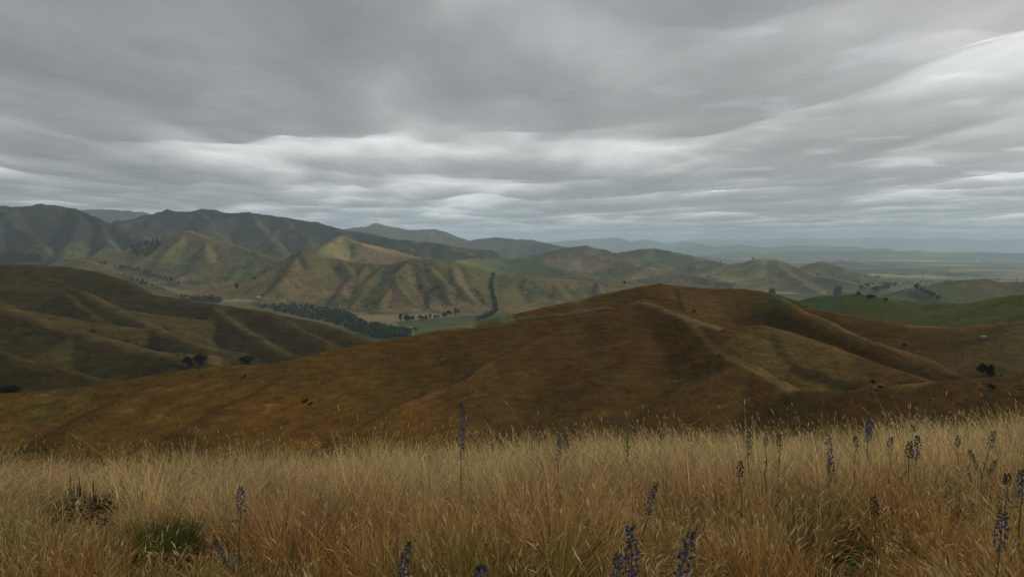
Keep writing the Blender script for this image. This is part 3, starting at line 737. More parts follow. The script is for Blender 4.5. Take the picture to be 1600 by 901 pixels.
#==GRASSEND==
#==DETAILSBEGIN==
# ------------------------------------------------------------------ trees and bushes
def tube(path, rad, n=6):
    path = np.asarray(path, float); m = len(path)
    T = np.gradient(path, axis=0); T /= np.linalg.norm(T, axis=1, keepdims=True) + 1e-9
    ref = np.where(np.abs(T[:, 2:3]) > 0.9, np.array([[1.0, 0, 0]]), np.array([[0, 0, 1.0]]))
    A = np.cross(T, ref); A /= np.linalg.norm(A, axis=1, keepdims=True) + 1e-9; B = np.cross(T, A)
    th = np.arange(n) * 2 * math.pi / n
    rad = np.asarray(rad, float)[:, None, None]
    V = (path[:, None, :] + rad * (np.cos(th)[None, :, None] * A[:, None, :] + np.sin(th)[None, :, None] * B[:, None, :])).reshape(-1, 3)
    i = np.arange(m * n).reshape(m, n); j = np.roll(i, -1, 1)
    Q = np.stack([i[:-1].ravel(), j[:-1].ravel(), j[1:].ravel(), i[1:].ravel()], 1)
    return V, Q
def join(parts):
    Vs, Qs, Ks, off = [], [], [], 0
    for p in parts:
        Vs.append(p[0]); Qs.append(p[1] + off); off += len(p[0])
        if len(p) > 2: Ks.append(p[2])
    return np.concatenate(Vs), np.concatenate(Qs), (np.concatenate(Ks) if Ks else None)
def foliage(n, w, h, z0, leaf, col, r, conic=0.0, lobes=7):
    """leaf-clump quads spread through an uneven crown (width w, height h, bottom at z0)"""
    cen = r.normal(0, 1, (lobes, 3)); cen /= np.linalg.norm(cen, axis=1, keepdims=True)
    cen *= r.uniform(0.25, 0.62, (lobes, 1)); siz = r.uniform(0.32, 0.55, lobes)
    k = r.integers(0, lobes, n)
    d = r.normal(0, 1, (n, 3)); d /= np.linalg.norm(d, axis=1, keepdims=True)
    p = cen[k] + d * (siz[k] * r.random(n) ** 0.4)[:, None]
    t = (p[:, 2] + 1) * 0.5
    sc = 1 - conic * np.clip(t, 0, 1)
    p = p * np.stack([sc * w / 2, sc * w / 2, np.full(n, h / 2)], 1)
    p[:, 2] += z0 + h / 2
    p[:, 2] = np.maximum(p[:, 2], z0 * 0.6)
    a = r.normal(0, 1, (n, 3)); a /= np.linalg.norm(a, axis=1, keepdims=True)
    b = np.cross(a, r.normal(0, 1, (n, 3))); b /= np.linalg.norm(b, axis=1, keepdims=True) + 1e-9
    s = leaf * r.uniform(0.6, 1.4, n)[:, None]
    V = np.stack([p - a * s, p - b * s * 0.6, p + a * s, p + b * s * 0.6], 1).reshape(-1, 3)
    Q = np.arange(n * 4).reshape(n, 4)
    lob = r.uniform(0.7, 1.3, lobes)[k] * r.uniform(0.7, 1.3, n)
    K = np.repeat(np.asarray(col)[None] * lob[:, None], 4, 0)
    return V, Q, K
DARK = (0.040, 0.050, 0.022); WILLOW = (0.056, 0.076, 0.036); PINE = (0.030, 0.043, 0.021); SCRUB = (0.045, 0.052, 0.024)
def tree(name, loc, w, h, col, label, group=None, seed=0, n=420, conic=0.0, clear=0.12, leaf=None, cat='tree'):
    r = np.random.default_rng(1000 + seed)
    o = empty(name, tuple(loc), r.uniform(0, 6.28))
    tag(o, label, cat, group)
    w *= 1.25; h *= 1.15; z0 = h * clear
    br = [tube([(0, 0, -0.3), (0.02 * w, 0, h * 0.3), (0.03 * w, 0.02 * w, h * 0.7)], [0.035 * h, 0.026 * h, 0.008 * h], 6)]
    for q in range(5):
        a = q * 1.25 + r.uniform(-0.3, 0.3); zb = h * r.uniform(clear + 0.05, 0.45)
        br.append(tube([(0.01 * w, 0, zb), (math.cos(a) * w * 0.18, math.sin(a) * w * 0.18, zb + h * 0.12), (math.cos(a) * w * 0.36, math.sin(a) * w * 0.36, zb + h * 0.25)], [0.014 * h, 0.010 * h, 0.004 * h], 5))
    V, Q, _ = join(br)
    obj('trunk', mesh_np('trunk', V, Q, M_BARK), o)
    V, Q, K = foliage(n, w, h - z0, z0, leaf or 0.075 * max(w, h * 0.6), col, r, conic)
    obj('crown', mesh_np('crown', V, Q, M_TREE, K), o)
    return o
# bushes that show singly
def at(px, py, dmin=60): return hits([(px, py)], dmin)[0]
PXM = lambda p: math.hypot(p[0], p[1]) / F        # metres per photo pixel at that point
for k, (nm, px, py, dm, wp, hp, col, lab, cl) in enumerate((
    ('dark_bush', 293, 574, 440, 17, 14, DARK, 'dark bush behind the brown ridge, left one of a close pair', 0.06),
    ('dark_bush', 313, 571, 440, 20, 17, DARK, 'dark bush behind the brown ridge, right one of a close pair', 0.06),
    ('dark_bush', 384, 568, 440, 22, 13, DARK, 'low dark bush where the olive spur dips behind the brown ridge', 0.05),
    ('dark_bush', 10, 612, 360, 34, 9, DARK, 'low dark bush at the left edge above the brown ridge', 0.05),
    ('round_bush', 1534, 586, 215, 13, 15, PINE, 'left half of the dark bushes standing by the saddle fence', 0.10),
    ('round_bush', 1547, 588, 215, 16, 15, PINE, 'right half of the dark bushes standing by the saddle fence', 0.06),
    ('shrub', 382, 591, 60, 6, 5, DARK, 'single tiny dark shrub on the brown slope below the ridge crest', 0.05),
    ('shrub', 477, 629, 60, 9, 6, DARK, 'dark straggly shrub in the middle of the left brown face', 0.05),
    ('shrub', 486, 632, 60, 8, 5, DARK, 'smaller dark shrub touching the straggly one on the brown face', 0.05),
    ('shrub', 1364, 600, 60, 7, 6, DARK, 'dark shrub low on the golden knoll near its right foot', 0.05),
    ('shrub', 1376, 606, 60, 9, 4, DARK, 'flat dark shrub in the hollow below the golden knoll', 0.05),
    ('shrub', 1550, 607, 60, 14, 5, DARK, 'flat dark shrub on the brown spur right of the fence', 0.05),
    ('shrub', 1413, 541, 60, 7, 4, DARK, 'small dark shrub on the pale spur of the brown hill', 0.05),
    ('shrub', 1085, 488, 60, 5, 4, DARK, 'tiny dark shrub beside the path below the summit', 0.05),
    ('shrub', 1124, 558, 60, 4, 5, DARK, 'tiny dark shrub left of the pale ridge path', 0.05),
    ('paddock_tree', 1310, 463, 960, 18, 13, PINE, 'round dark tree rising behind the crest of the green hill', 0.08),
    ('crest_bush', 1342, 460, 500, 7, 3, DARK, 'small dark bush right on the top of the green hill', 0.05),
    ('crest_bush', 1361, 464, 500, 11, 3, DARK, 'wider dark bush just right of the green hill top', 0.05),
    ('crest_bush', 1384, 469, 500, 9, 3, DARK, 'lowest dark bush on the right shoulder of the green hill', 0.05),
    ('paddock_tree', 1207, 464, 620, 11, 12, PINE, 'dark tree showing over the right shoulder of the brown hill', 0.08),
    ('paddock_tree', 370, 452, 1500, 6, 9, DARK, 'lone dark tree on the toe of the pale hill above the valley wood', 0.1),
    ('paddock_tree', 397, 438, 1500, 7, 6, DARK, 'small dark tree on the crest spur of the pale hill', 0.1),
    ('paddock_tree', 586, 507, 1200, 8, 5, WILLOW, 'low round tree alone in the tan paddock of the valley', 0.06),
    ('paddock_tree', 976, 445, 1500, 5, 6, DARK, 'small tree on the pale crest left of the brown summit', 0.1),
)):
    p = at(px, py, dm); m = PXM(p)
    tree(nm, p, wp * m, hp * m, col, lab, None, k, 300 if hp < 8 else 700, 0.1, cl, cat='bush' if 'bush' in nm or 'shrub' in nm else 'tree')

# the row of trees along the valley paddocks
row = [(627, 502, 9, 11), (633, 502, 9, 11), (639, 502, 8, 10), (646, 501, 7, 7), (655, 500, 7, 7), (661, 500, 6, 8), (667, 499, 7, 7), (673, 498, 6, 8), (679, 498, 7, 7), (685, 497, 6, 8), (691, 496, 7, 8), (697, 495, 6, 9), (703, 494, 6, 9), (709, 493, 6, 9), (714, 492, 6, 10), (719, 491, 6, 10)]
ORD = ['first', 'second', 'third', 'fourth', 'fifth', 'sixth', 'seventh', 'eighth', 'ninth', 'tenth', 'eleventh', 'twelfth', 'thirteenth', 'fourteenth', 'fifteenth', 'last']
for k, (px, py, wp, hp) in enumerate(row):
    px += rs.uniform(-2.2, 2.2); wp *= rs.uniform(0.8, 1.6); hp *= rs.uniform(0.75, 1.25)
    p = at(px, py, 1500); m = PXM(p)
    tree('row_tree', p, wp * m, hp * m, DARK, ORD[k] + ' tree from the left in the dark row across the valley paddocks', 'row of trees in the valley', 60 + k, 260, 0.35, 0.06)
for k, (px, py, wp, hp, lab) in enumerate(((1345, 452, 9, 8, 'left'), (1356, 450, 8, 8, 'second'), (1368, 456, 16, 9, 'wide middle'), (1383, 453, 16, 11, 'tall right'), (1398, 448, 9, 7, 'small last'))):
    p = at(px, py, 1200); m = PXM(p)
    tree('farm_tree', p, wp * m, hp * m, DARK, lab + ' tree of the dark clump beyond the green hill', 'trees beyond the green hill', 90 + k, 260, 0.1, 0.06)
for k, (px, py, wp, hp, lab) in enumerate(((1433, 453, 10, 9, 'first'), (1441, 457, 9, 8, 'second'), (1449, 461, 9, 8, 'third'), (1457, 464, 10, 8, 'fourth'), (1466, 469, 9, 7, 'fifth and lowest'))):
    p = at(px, py, 1200); m = PXM(p)
    tree('belt_tree', p, wp * m, hp * m, PINE, lab + ' tree of the slanting dark belt below the round olive hill', 'slanting belt below the olive hill', 100 + k, 260, 0.2, 0.06)

# woods and scrub that read as one mass
def mass(name, label, spots, size, col, n=26, conic=0.0, variants=8, seed=0, tall=1.0):
    r = np.random.default_rng(4000 + seed)
    protos = []
    for v in range(variants):
        protos.append(foliage(n, 1.0, tall, 0.0, 0.17, (1, 1, 1), r, conic, 5))
    Vs, Qs, Ks, off = [], [], [], 0
    for (x, y, z) in spots:
        V, Q, K = protos[r.integers(variants)]
        s = size * r.uniform(0.65, 1.35); a = r.uniform(0, 6.28); ca, sa = math.cos(a), math.sin(a)
        W = np.stack([(V[:, 0] * ca - V[:, 1] * sa) * s + x, (V[:, 0] * sa + V[:, 1] * ca) * s + y, V[:, 2] * s * r.uniform(0.8, 1.25) + z - 0.05 * s], 1)
        Vs.append(W); Qs.append(Q + off); off += len(W)
        Ks.append(K * np.asarray(col)[None] * r.uniform(0.7, 1.35))
    o = obj(name, mesh_np(name, np.concatenate(Vs), np.concatenate(Qs), M_TREE, np.concatenate(Ks)))
    tag(o, label, kind='stuff')
def spots_in(pix, n, seed, dmin=1000):
    poly = hits(pix, dmin); r = np.random.default_rng(seed)
    lo, hi = poly[:, :2].min(0), poly[:, :2].max(0)
    q = lo + (hi - lo) * r.random((n * 6, 2)); q = q[inside(q[:, 0], q[:, 1], poly)][:n]
    return np.column_stack([q, terrain(q[:, 0], q[:, 1])])
def spots_line(pix, n, wid, seed, dmin=1000):
    L = hits(pix, dmin); r = np.random.default_rng(seed)
    seg = np.linalg.norm(np.diff(L[:, :2], axis=0), axis=1); cum = np.concatenate([[0], np.cumsum(seg)])
    t = r.random(n) * cum[-1]
    x = np.interp(t, cum, L[:, 0]) + r.normal(0, wid, n); y = np.interp(t, cum, L[:, 1]) + r.normal(0, wid, n)
    return np.column_stack([x, y, terrain(x, y)])
mass('valley_wood', 'dark willow wood along the river on the valley floor', np.vstack([spots_in([(395, 478), (480, 477), (540, 486), (572, 505), (650, 517), (640, 527), (590, 530), (520, 505), (450, 490)], 1000, 1, 1300), spots_in([(270, 462), (330, 463), (348, 470), (340, 474), (290, 470)], 150, 2, 1500)]), 12, WILLOW, 18, 0.0, 8, 1, 0.8)
mass('shelter_belt', 'dark band of trees running straight up the pale hill', spots_line([(772, 430), (768, 442), (768, 456), (773, 472), (774, 486), (764, 494), (745, 501)], 330, 3.4, 3, 1500), 9, DARK, 18, 0.3, 6, 2, 1.3)
mass('pine_forest', 'dark pine plantation under the mountains at far left', np.vstack([spots_in([(-40, 392), (20, 394), (62, 401), (66, 410), (30, 412), (-40, 412)], 900, 4, 2000), spots_in([(68, 404), (95, 408), (128, 402), (112, 414), (90, 416), (70, 412)], 380, 5, 2000), spots_in([(196, 388), (240, 378), (256, 374), (246, 392), (230, 402), (205, 400)], 600, 6, 2600)]), 17, PINE, 12, 0.5, 6, 3, 1.3)
mass('creek_scrub', 'dark line of scrub along the creek at the foot of the mountains', np.vstack([spots_line([(158, 412), (185, 417), (215, 424), (245, 433), (282, 446)], 130, 6, 7, 2000), spots_line([(195, 432), (225, 443), (260, 456)], 40, 4, 8, 2000)]), 12, DARK, 14, 0.0, 6, 4)
mass('hillside_scrub', 'low dark scrub in the gullies of the olive hills on the left', np.vstack([spots_line([(140, 517), (175, 526), (215, 537), (255, 549), (285, 559)], 120, 2.0, 21, 460), spots_line([(245, 507), (280, 524), (320, 538)], 40, 2.0, 22, 460), spots_line([(30, 530), (60, 520), (75, 512)], 20, 3.0, 23, 460)]), 2.6, SCRUB, 12, 0.0, 6, 23, 0.7)
# scrub in the gullies of the pale hills
def gully_scrub():
    r = np.random.default_rng(77)
    ok = np.nonzero(((TG == 5) | (TG == 7) | (TG == 6)) & (GAP < 5) & (TD > 2100) & (TD < 6500) & ((TZ - TB) > 12))[0]
    n3 = fbm(TX[ok], TY[ok], 330, 3, 0.6, 881)
    ok = ok[n3 > 0.03]
    pick = ok[r.random(len(ok)) < min(1.0, 4200 / max(len(ok), 1))]
    x, y = TX[pick] + r.normal(0, 5, len(pick)), TY[pick] + r.normal(0, 5, len(pick))
    sp = [np.column_stack([x, y, terrain(x, y)])]
    for a, (pix, n) in enumerate((([(655, 447), (664, 455), (667, 470), (666, 484)], 170), ([(690, 442), (676, 452), (668, 462)], 80), ([(742, 452), (750, 462), (755, 474)], 90), ([(832, 448), (826, 460), (822, 476)], 70), ([(520, 430), (535, 420), (550, 410)], 14), ([(398, 448), (380, 462)], 10))):
        sp.append(spots_line(pix, n, 7, 300 + a, 1900))
    mass('gully_scrub', 'dark scrub growing in the gullies of the pale hills', np.vstack(sp), 6.0, SCRUB, 9, 0.0, 6, 9, 0.6)
gully_scrub()
def plain_trees():
    r = np.random.default_rng(99); pts = []
    for _ in range(75):                                   # hedgerows and copses on the far plain
        px = r.uniform(1080, 1640); d = math.exp(r.uniform(math.log(3600), math.log(15000)))
        x0, y0 = P(px, 400, d)[:2]; a = math.radians(24) + (math.pi / 2 if r.random() < 0.4 else 0) + r.normal(0, 0.08)
        L = r.uniform(120, 700) * (1 if d < 7000 else 1.8); k = int(L / (12 if d < 7000 else 20))
        t = (r.random(k) - 0.5) * L
        x = x0 + np.cos(a) * t + r.normal(0, 7, k); y = y0 + np.sin(a) * t + r.normal(0, 7, k)
        pts.append(np.column_stack([x, y]))
    k = 150; px = r.uniform(1040, 1640, k); d = np.exp(r.uniform(math.log(3300), math.log(9000), k))
    pts.append(np.array([P(a, 400, b)[:2] for a, b in zip(px, d)]))
    q = np.vstack(pts); z, g, _, _ = terrain(q[:, 0], q[:, 1], True)
    sel = (g == 4) | (g == 6) | (g == 8)
    mass('hedgerow_trees', 'scattered dark hedgerow trees and copses on the far plain', np.column_stack([q, z])[sel], 12, DARK, 12, 0.1, 6, 11, 0.9)
plain_trees()

# ------------------------------------------------------------------ farm things
def box(sx, sy, sz, cx=0, cy=0, cz=0):
    V = np.array([(cx + x * sx / 2, cy + y * sy / 2, cz + z * sz) for z in (0, 1) for x, y in ((-1, -1), (1, -1), (1, 1), (-1, 1))])
    return V, np.array([(0, 3, 2, 1), (4, 5, 6, 7), (0, 1, 5, 4), (1, 2, 6, 5), (2, 3, 7, 6), (3, 0, 4, 7)])
def house(loc, L, W, H, label, rz):
    o = empty('farm_house', tuple(loc), rz); tag(o, label, 'house')
    V, Q = box(L, W, H + 1.0, cz=-1.0); obj('wall', mesh_np('wall', V, Q, M_WALL, smooth=False), o)
    e = 0.5
    for sgn in (-1, 1):
        V = np.array([(-L / 2 - e, sgn * (W / 2 + e), H - 0.15), (L / 2 + e, sgn * (W / 2 + e), H - 0.15), (L / 2 + e, 0, H + W * 0.32), (-L / 2 - e, 0, H + W * 0.32)])
        V = np.vstack([V, V + np.array([0, 0, 0.18])])
        obj('roof_slope', mesh_np('roof_slope', V, np.array([(0, 3, 2, 1), (4, 5, 6, 7), (0, 1, 5, 4), (1, 2, 6, 5), (2, 3, 7, 6), (3, 0, 4, 7)]), M_WHITE, smooth=False), o)
    for sgn in (-1, 1):
        V = np.array([(sgn * L / 2 * 0.99, -W / 2, H), (sgn * L / 2 * 0.99, W / 2, H), (sgn * L / 2 * 0.99, 0, H + W * 0.3), (sgn * (L / 2 - 0.3), -W / 2, H), (sgn * (L / 2 - 0.3), W / 2, H), (sgn * (L / 2 - 0.3), 0, H + W * 0.3)])
        obj('gable', mesh_np('gable', V, np.array([(0, 1, 2), (3, 5, 4)]), M_WALL, smooth=False), o)
    for q in range(3):
        V, Q = box(1.6, 0.12, 1.3, (-0.3 + 0.3 * q) * L, -W / 2 - 0.03, H * 0.35)
        obj('window', mesh_np('window', V, Q, M_GLASS, smooth=False), o)
house(at(1527, 409, 3000), 30, 16, 8, 'white farm building far out on the plain', 0.3)
house(at(1287, 458, 1200), 9, 6, 2.6, 'pale farm shed on the green paddock behind the green hill', 0.2)
house(at(404, 465, 1500), 9, 6, 3, 'small farm house at the foot of the pale hill by the tan paddock', -0.2)
def trough():
    p = at(1537, 528, 120); m = PXM(p)
    o = empty('water_trough', tuple(p), 0.3); tag(o, 'small pale oval water trough on the hillside at right', 'trough')
    n = 20; th = np.arange(n) * 2 * math.pi / n; a, b, h = 4.2 * m, 2.2 * m, 2.6 * m
    def ring(f, z): return np.stack([np.cos(th) * a * f, np.sin(th) * b * f, np.full(n, z)], 1)
    R = [ring(0.92, -0.4), ring(1.0, h * 0.85), ]
    i = np.arange(n); j = np.roll(i, -1)
    V = np.vstack(R); Q = np.stack([i, j, j + n, i + n], 1); obj('basin', mesh_np('basin', V, Q, M_BLUE), o)
    V = np.vstack([ring(1.03, h * 0.82), ring(1.03, h), ring(0.88, h), ring(0.88, h * 0.7)]); Q = np.vstack([np.stack([i + k * n, j + k * n, j + (k + 1) * n, i + (k + 1) * n], 1) for k in range(3)])
    obj('rim', mesh_np('rim', V, Q, M_WHITE), o)
    V = ring(0.9, h * 0.8); obj('water', mesh_np('water', V, np.arange(n)[None], plain_material('trough_water', (0.35, 0.42, 0.46), 0.05, None, 0.5)), o)
trough()
def fence(pix, npost, height, label, dmin):
    L = hits(pix, dmin); seg = np.linalg.norm(np.diff(L[:, :2], axis=0), axis=1); cum = np.concatenate([[0], np.cumsum(seg)])
    o = empty('wire_fence', tuple(L[0])); tag(o, label, 'fence')
    pv, pq = tube([(0, 0, -0.4), (0.01, 0, height * 0.5), (0, 0.01, height), (0, 0.01, height + 0.01)], [0.085, 0.08, 0.075, 0.002], 7)
    pm = mesh_np('post', pv, pq, M_WOOD); tops = []
    for t in np.linspace(0, cum[-1], npost):
        x, y = np.interp(t, cum, L[:, 0]), np.interp(t, cum, L[:, 1]); z = ground(x, y)
        q = obj('post', pm, o); q.location = (x - L[0, 0], y - L[0, 1], z - L[0, 2]); q.rotation_euler = (rs.uniform(-0.05, 0.05), rs.uniform(-0.05, 0.05), 0)
        tops.append(np.array([x - L[0, 0], y - L[0, 1], z - L[0, 2]]))
    for k in range(4):
        V, Q = tube([p + np.array([0, 0, height * (0.25 + 0.22 * k)]) for p in tops], [0.006] * len(tops), 4)
        obj('wire', mesh_np('wire', V, Q, M_WIRE), o)
fence([(1216, 534), (1226, 560), (1250, 580), (1280, 591), (1332, 608)], 16, 1.25, 'wire fence with thin posts running down the golden knoll', 120)
fence([(1465, 597), (1491, 594), (1513, 592), (1534, 591), (1600, 585)], 6, 1.5, 'wire fence with dark posts crossing the saddle beside the dark bushes', 120)

# ------------------------------------------------------------------ flowering spikes (blue-violet) in the grass
VIO = np.array((0.21, 0.17, 0.36)); BLU = np.array((0.19, 0.205, 0.37)); GRN = np.array((0.10, 0.13, 0.05)); DULL = np.array((0.10, 0.085, 0.075))
def leaf_mesh():
    t = np.linspace(0, 1, 5); w = np.array([0.12, 0.9, 1.0, 0.6, 0.03]) * 0.011
    V = np.concatenate([np.stack([t * 0.11, -w, 0.035 * t - 0.07 * t * t], 1), np.stack([t * 0.11, np.zeros(5), 0.035 * t - 0.07 * t * t - 0.003], 1), np.stack([t * 0.11, w, 0.035 * t - 0.07 * t * t], 1)])
    i = np.arange(4); Q = np.vstack([np.stack([i, i + 1, i + 6, i + 5], 1), np.stack([i + 5, i + 6, i + 11, i + 10], 1)])
    return mesh_np('leaf', V, Q, M_LEAF, np.tile((0.085, 0.115, 0.045), (15, 1)))
LEAF = leaf_mesh()
def bloom(c, r, size, colr, rr):
    """small open bell: five petals and a green calyx"""
    d = r / np.linalg.norm(r); a = np.cross(d, (0.3, 0.2, 0.9)); a /= np.linalg.norm(a); b = np.cross(d, a)
    V = [c]; K = [GRN]
    for k in range(5):
        th = k * 2 * math.pi / 5 + rr.uniform(0, 1)
        V += [c + d * size * 0.9 + (a * math.cos(th) + b * math.sin(th)) * size * 0.55]; K += [colr * rr.uniform(0.7, 1.35)]
    V += [c + d * size * 0.55]; K += [colr * 0.6]
    Q = [(0, 1 + k, 1 + (k + 1) % 5) for k in range(5)] + [(6, 1 + k, 1 + (k + 1) % 5) for k in range(5)]
    return np.array(V), np.array(Q), np.array(K)
def bugloss(k, px, py, d, label, plen, hue=0.5, lean=(0, 0), dead=False, thick=1.0, side=0):
    rr = np.random.default_rng(7000 + k)
    want = 0.31 if d < 6.4 else 0.36
    for dd in np.arange(1.7, d + 0.01, 0.05):            # nearest spot where the plant has a believable height
        tip = P(px, py, dd); bx, by = tip[0] - lean[0], tip[1] - lean[1]; bz = float(slope_z(np.array([bx]), np.array([by]))[0]); H = tip[2] - bz
        if H <= want: break
    spike = min(0.85, plen * dd / F * 1.15 / H)
    o = empty('blue_flower_spike', (bx, by, bz)); tag(o, label, 'flower', 'blue-violet flower spikes in the dry grass')
    t = np.linspace(0, 1, 8)
    C = np.stack([lean[0] * t ** 1.6, lean[1] * t ** 1.6, H * t], 1)
    C[1:-1, :2] += rr.normal(0, 0.006, (6, 2))
    V, Q = tube(C, np.interp(t, [0, 0.6, 1], [0.0055, 0.004, 0.0015]), 6)
    obj('stem', mesh_np('stem', V, Q, M_STEM), o)
    base_c = (VIO * (1 - hue) + BLU * hue) * (1.35 if k == 0 else 1.0)
    stems = [(C, spike, 1.0)]
    for q in range(side):
        a = rr.uniform(0, 6.28); s0 = rr.uniform(0.3, 0.55); p0 = np.array([np.interp(s0, t, C[:, i]) for i in range(3)])
        tt = np.linspace(0, 1, 6); ln_ = rr.uniform(0.12, 0.22)
        D = p0 + np.stack([math.cos(a) * ln_ * 0.7 * tt, math.sin(a) * ln_ * 0.7 * tt, ln_ * (0.3 * tt + 0.8 * tt * tt)], 1)
        V, Q = tube(D, np.linspace(0.004, 0.0015, 6), 5); obj('side_stem', mesh_np('side_stem', V, Q, M_STEM), o); stems.append((D, 0.8, 0.75))
    ps = []
    for D, frac, sc in stems:
        td = np.linspace(0, 1, len(D)); hl = np.linalg.norm(D[-1] - D[0])
        n = int(np.clip(hl * frac / 0.0036, 24, 110)) 
        for i in range(n):
            u = 1 - frac * (i / n); c = np.array([np.interp(u, td, D[:, a]) for a in range(3)])
            a = i * 2.4 + rr.uniform(-0.4, 0.4); rad = (0.006 + 0.018 * min(1, (1 - u) / frac * 2.2)) * thick * sc * rr.uniform(0.6, 1.15)
            r = np.array([math.cos(a), math.sin(a), 0.45])
            cc = base_c * rr.uniform(0.6, 1.3) if not dead else DULL
            if rr.random() < 0.25 * ((1 - u) / frac): continue
            if rr.random() < 0.18: cc = GRN * rr.uniform(0.8, 1.3)
            if (1 - u) / frac < 0.12 and rr.random() < 0.5: cc = GRN
            ps.append(bloom(c + r * rad * 0.5, r, rr.uniform(0.009, 0.0155) * thick ** 0.4, cc, rr))
    V, Q, K = join(ps)
    b = obj('blossom', mesh_np('blossom', V, Q, M_LEAF, K, smooth=False), o); b['kind'] = 'stuff'
    for q in range(7):
        u = rr.uniform(0.12, 1 - spike * 0.8); c = np.array([np.interp(u, t, C[:, i]) for i in range(3)])
        l = obj('leaf', LEAF, o); l.location = c; l.rotation_euler = (rr.uniform(-0.3, 0.3), rr.uniform(-0.6, 0.1), rr.uniform(0, 6.28)); s = rr.uniform(0.35, 0.7); l.scale = (s, s, s)
FL = [
 (722, 627, 6.6, 'tallest violet flower spike, rising alone above the grass edge at centre', 85, 0.1, (0.02, 0), False, 1.56, 0),
 (376, 762, 4.3, 'blue flower spike half hidden in grass on the left side', 35, 0.7, (0.03, 0.0), False, 1.00, 1),
 (638, 848, 3.0, 'purple-blue flower spike with side sprays at the bottom left of centre', 50, 0.3, (0.06, 0.02), False, 1.00, 2),
 (750, 886, 2.8, 'low blue flower tip just showing at the bottom edge', 15, 0.8, (0.0, 0.0), False, 1.00, 0),
 (873, 687, 6.8, 'left spike of the pale blue pair at the grass edge right of centre', 30, 0.6, (0, 0), False, 1.25, 0),
 (884, 679, 7.2, 'right spike of the pale blue pair at the grass edge right of centre', 22, 0.6, (0.01, 0), False, 1.25, 0),
 (1026, 754, 4.6, 'slender blue flower spike leaning right in the middle of the grass', 45, 0.8, (0.12, 0.0), False, 0.90, 0),
 (985, 824, 2.9, 'thick upright violet flower spike near the bottom, left of the leaning one', 75, 0.25, (0.0, 0.0), False, 1.25, 0),
 (966, 868, 2.7, 'short blue flower spike touching the left side of the thick upright one', 35, 0.6, (-0.02, 0.0), False, 0.90, 0),
 (1081, 833, 2.8, 'thick blue flower spike leaning right at the bottom with side sprays', 65, 0.75, (0.15, 0.0), False, 1.35, 2),
 (1170, 675, 7.0, 'pale blue flower spike at the grass edge, leftmost of the right-hand group', 25, 0.8, (0, 0), False, 1.38, 0),
 (1157, 721, 5.0, 'dark faded flower spike below the grass edge under the pale blue one', 22, 0.5, (-0.01, 0), True, 1.00, 0),
 (1197, 684, 6.7, 'short purple flower spike just right of the pale blue one', 14, 0.1, (0, 0), False, 1.00, 0),
 (1218, 678, 7.0, 'thin dark purple flower spike second right of the pale blue one', 22, 0.0, (0, 0), True, 1.00, 0),
 (1295, 686, 6.6, 'dense violet flower spike standing directly above a fainter one', 22, 0.1, (0, 0), False, 1.38, 0),
 (1299, 713, 5.6, 'fainter violet flower spike standing below the dense one', 25, 0.3, (0, 0), False, 1.12, 1),
 (1336, 682, 7.0, 'dull small flower spike left of the tall pale one at the grass edge', 14, 0.5, (0, 0), True, 1.00, 0),
 (1357, 656, 7.6, 'tall pale blue flower spike sticking out above the right grass edge', 30, 0.7, (0.01, 0), False, 1.50, 0),
 (1393, 684, 6.9, 'short blue-grey flower spike between the tall pale one and the dark twins', 18, 0.6, (0.02, 0), False, 1.25, 1),
 (1422, 690, 6.6, 'left of two dark twin flower spikes close together', 22, 0.5, (0, 0), True, 1.38, 0),
 (1434, 682, 6.6, 'right and bluer of two twin flower spikes close together', 30, 0.3, (0.01, 0), False, 1.38, 0),
 (1426, 664, 8.2, 'faint far flower tip above the dark twin spikes', 10, 0.8, (0, 0), False, 1.00, 0),
 (1498, 681, 7.0, 'small faded flower spike right of the dark twins', 14, 0.2, (0, 0), False, 1.00, 0),
 (1553, 674, 7.2, 'sprawling bluish flower plant with side stems near the upper right', 20, 0.6, (0.12, 0), False, 1.25, 3),
 (1364, 776, 4.4, 'dark blue-grey flower spike alone in the rusty grass at right', 25, 0.6, (-0.03, 0), True, 0.90, 0),
 (1567, 803, 3.7, 'bright violet flower spike leaning right near the lower right corner', 45, 0.3, (0.07, 0.0), False, 1.20, 1),
 (1596, 736, 4.9, 'blue-grey flower spike cut by the right edge of the picture', 35, 0.6, (0.0, 0), False, 1.20, 0),
 (1574, 741, 4.9, 'small dark flower spike just left of the one at the right edge', 14, 0.4, (0, 0), True, 0.80, 0),
]
for k, (px, py, d, lab, pl, hue, lean, dead, th, sd) in enumerate(FL): bugloss(k, px, py, d, lab, pl, hue, lean, dead, th, sd)

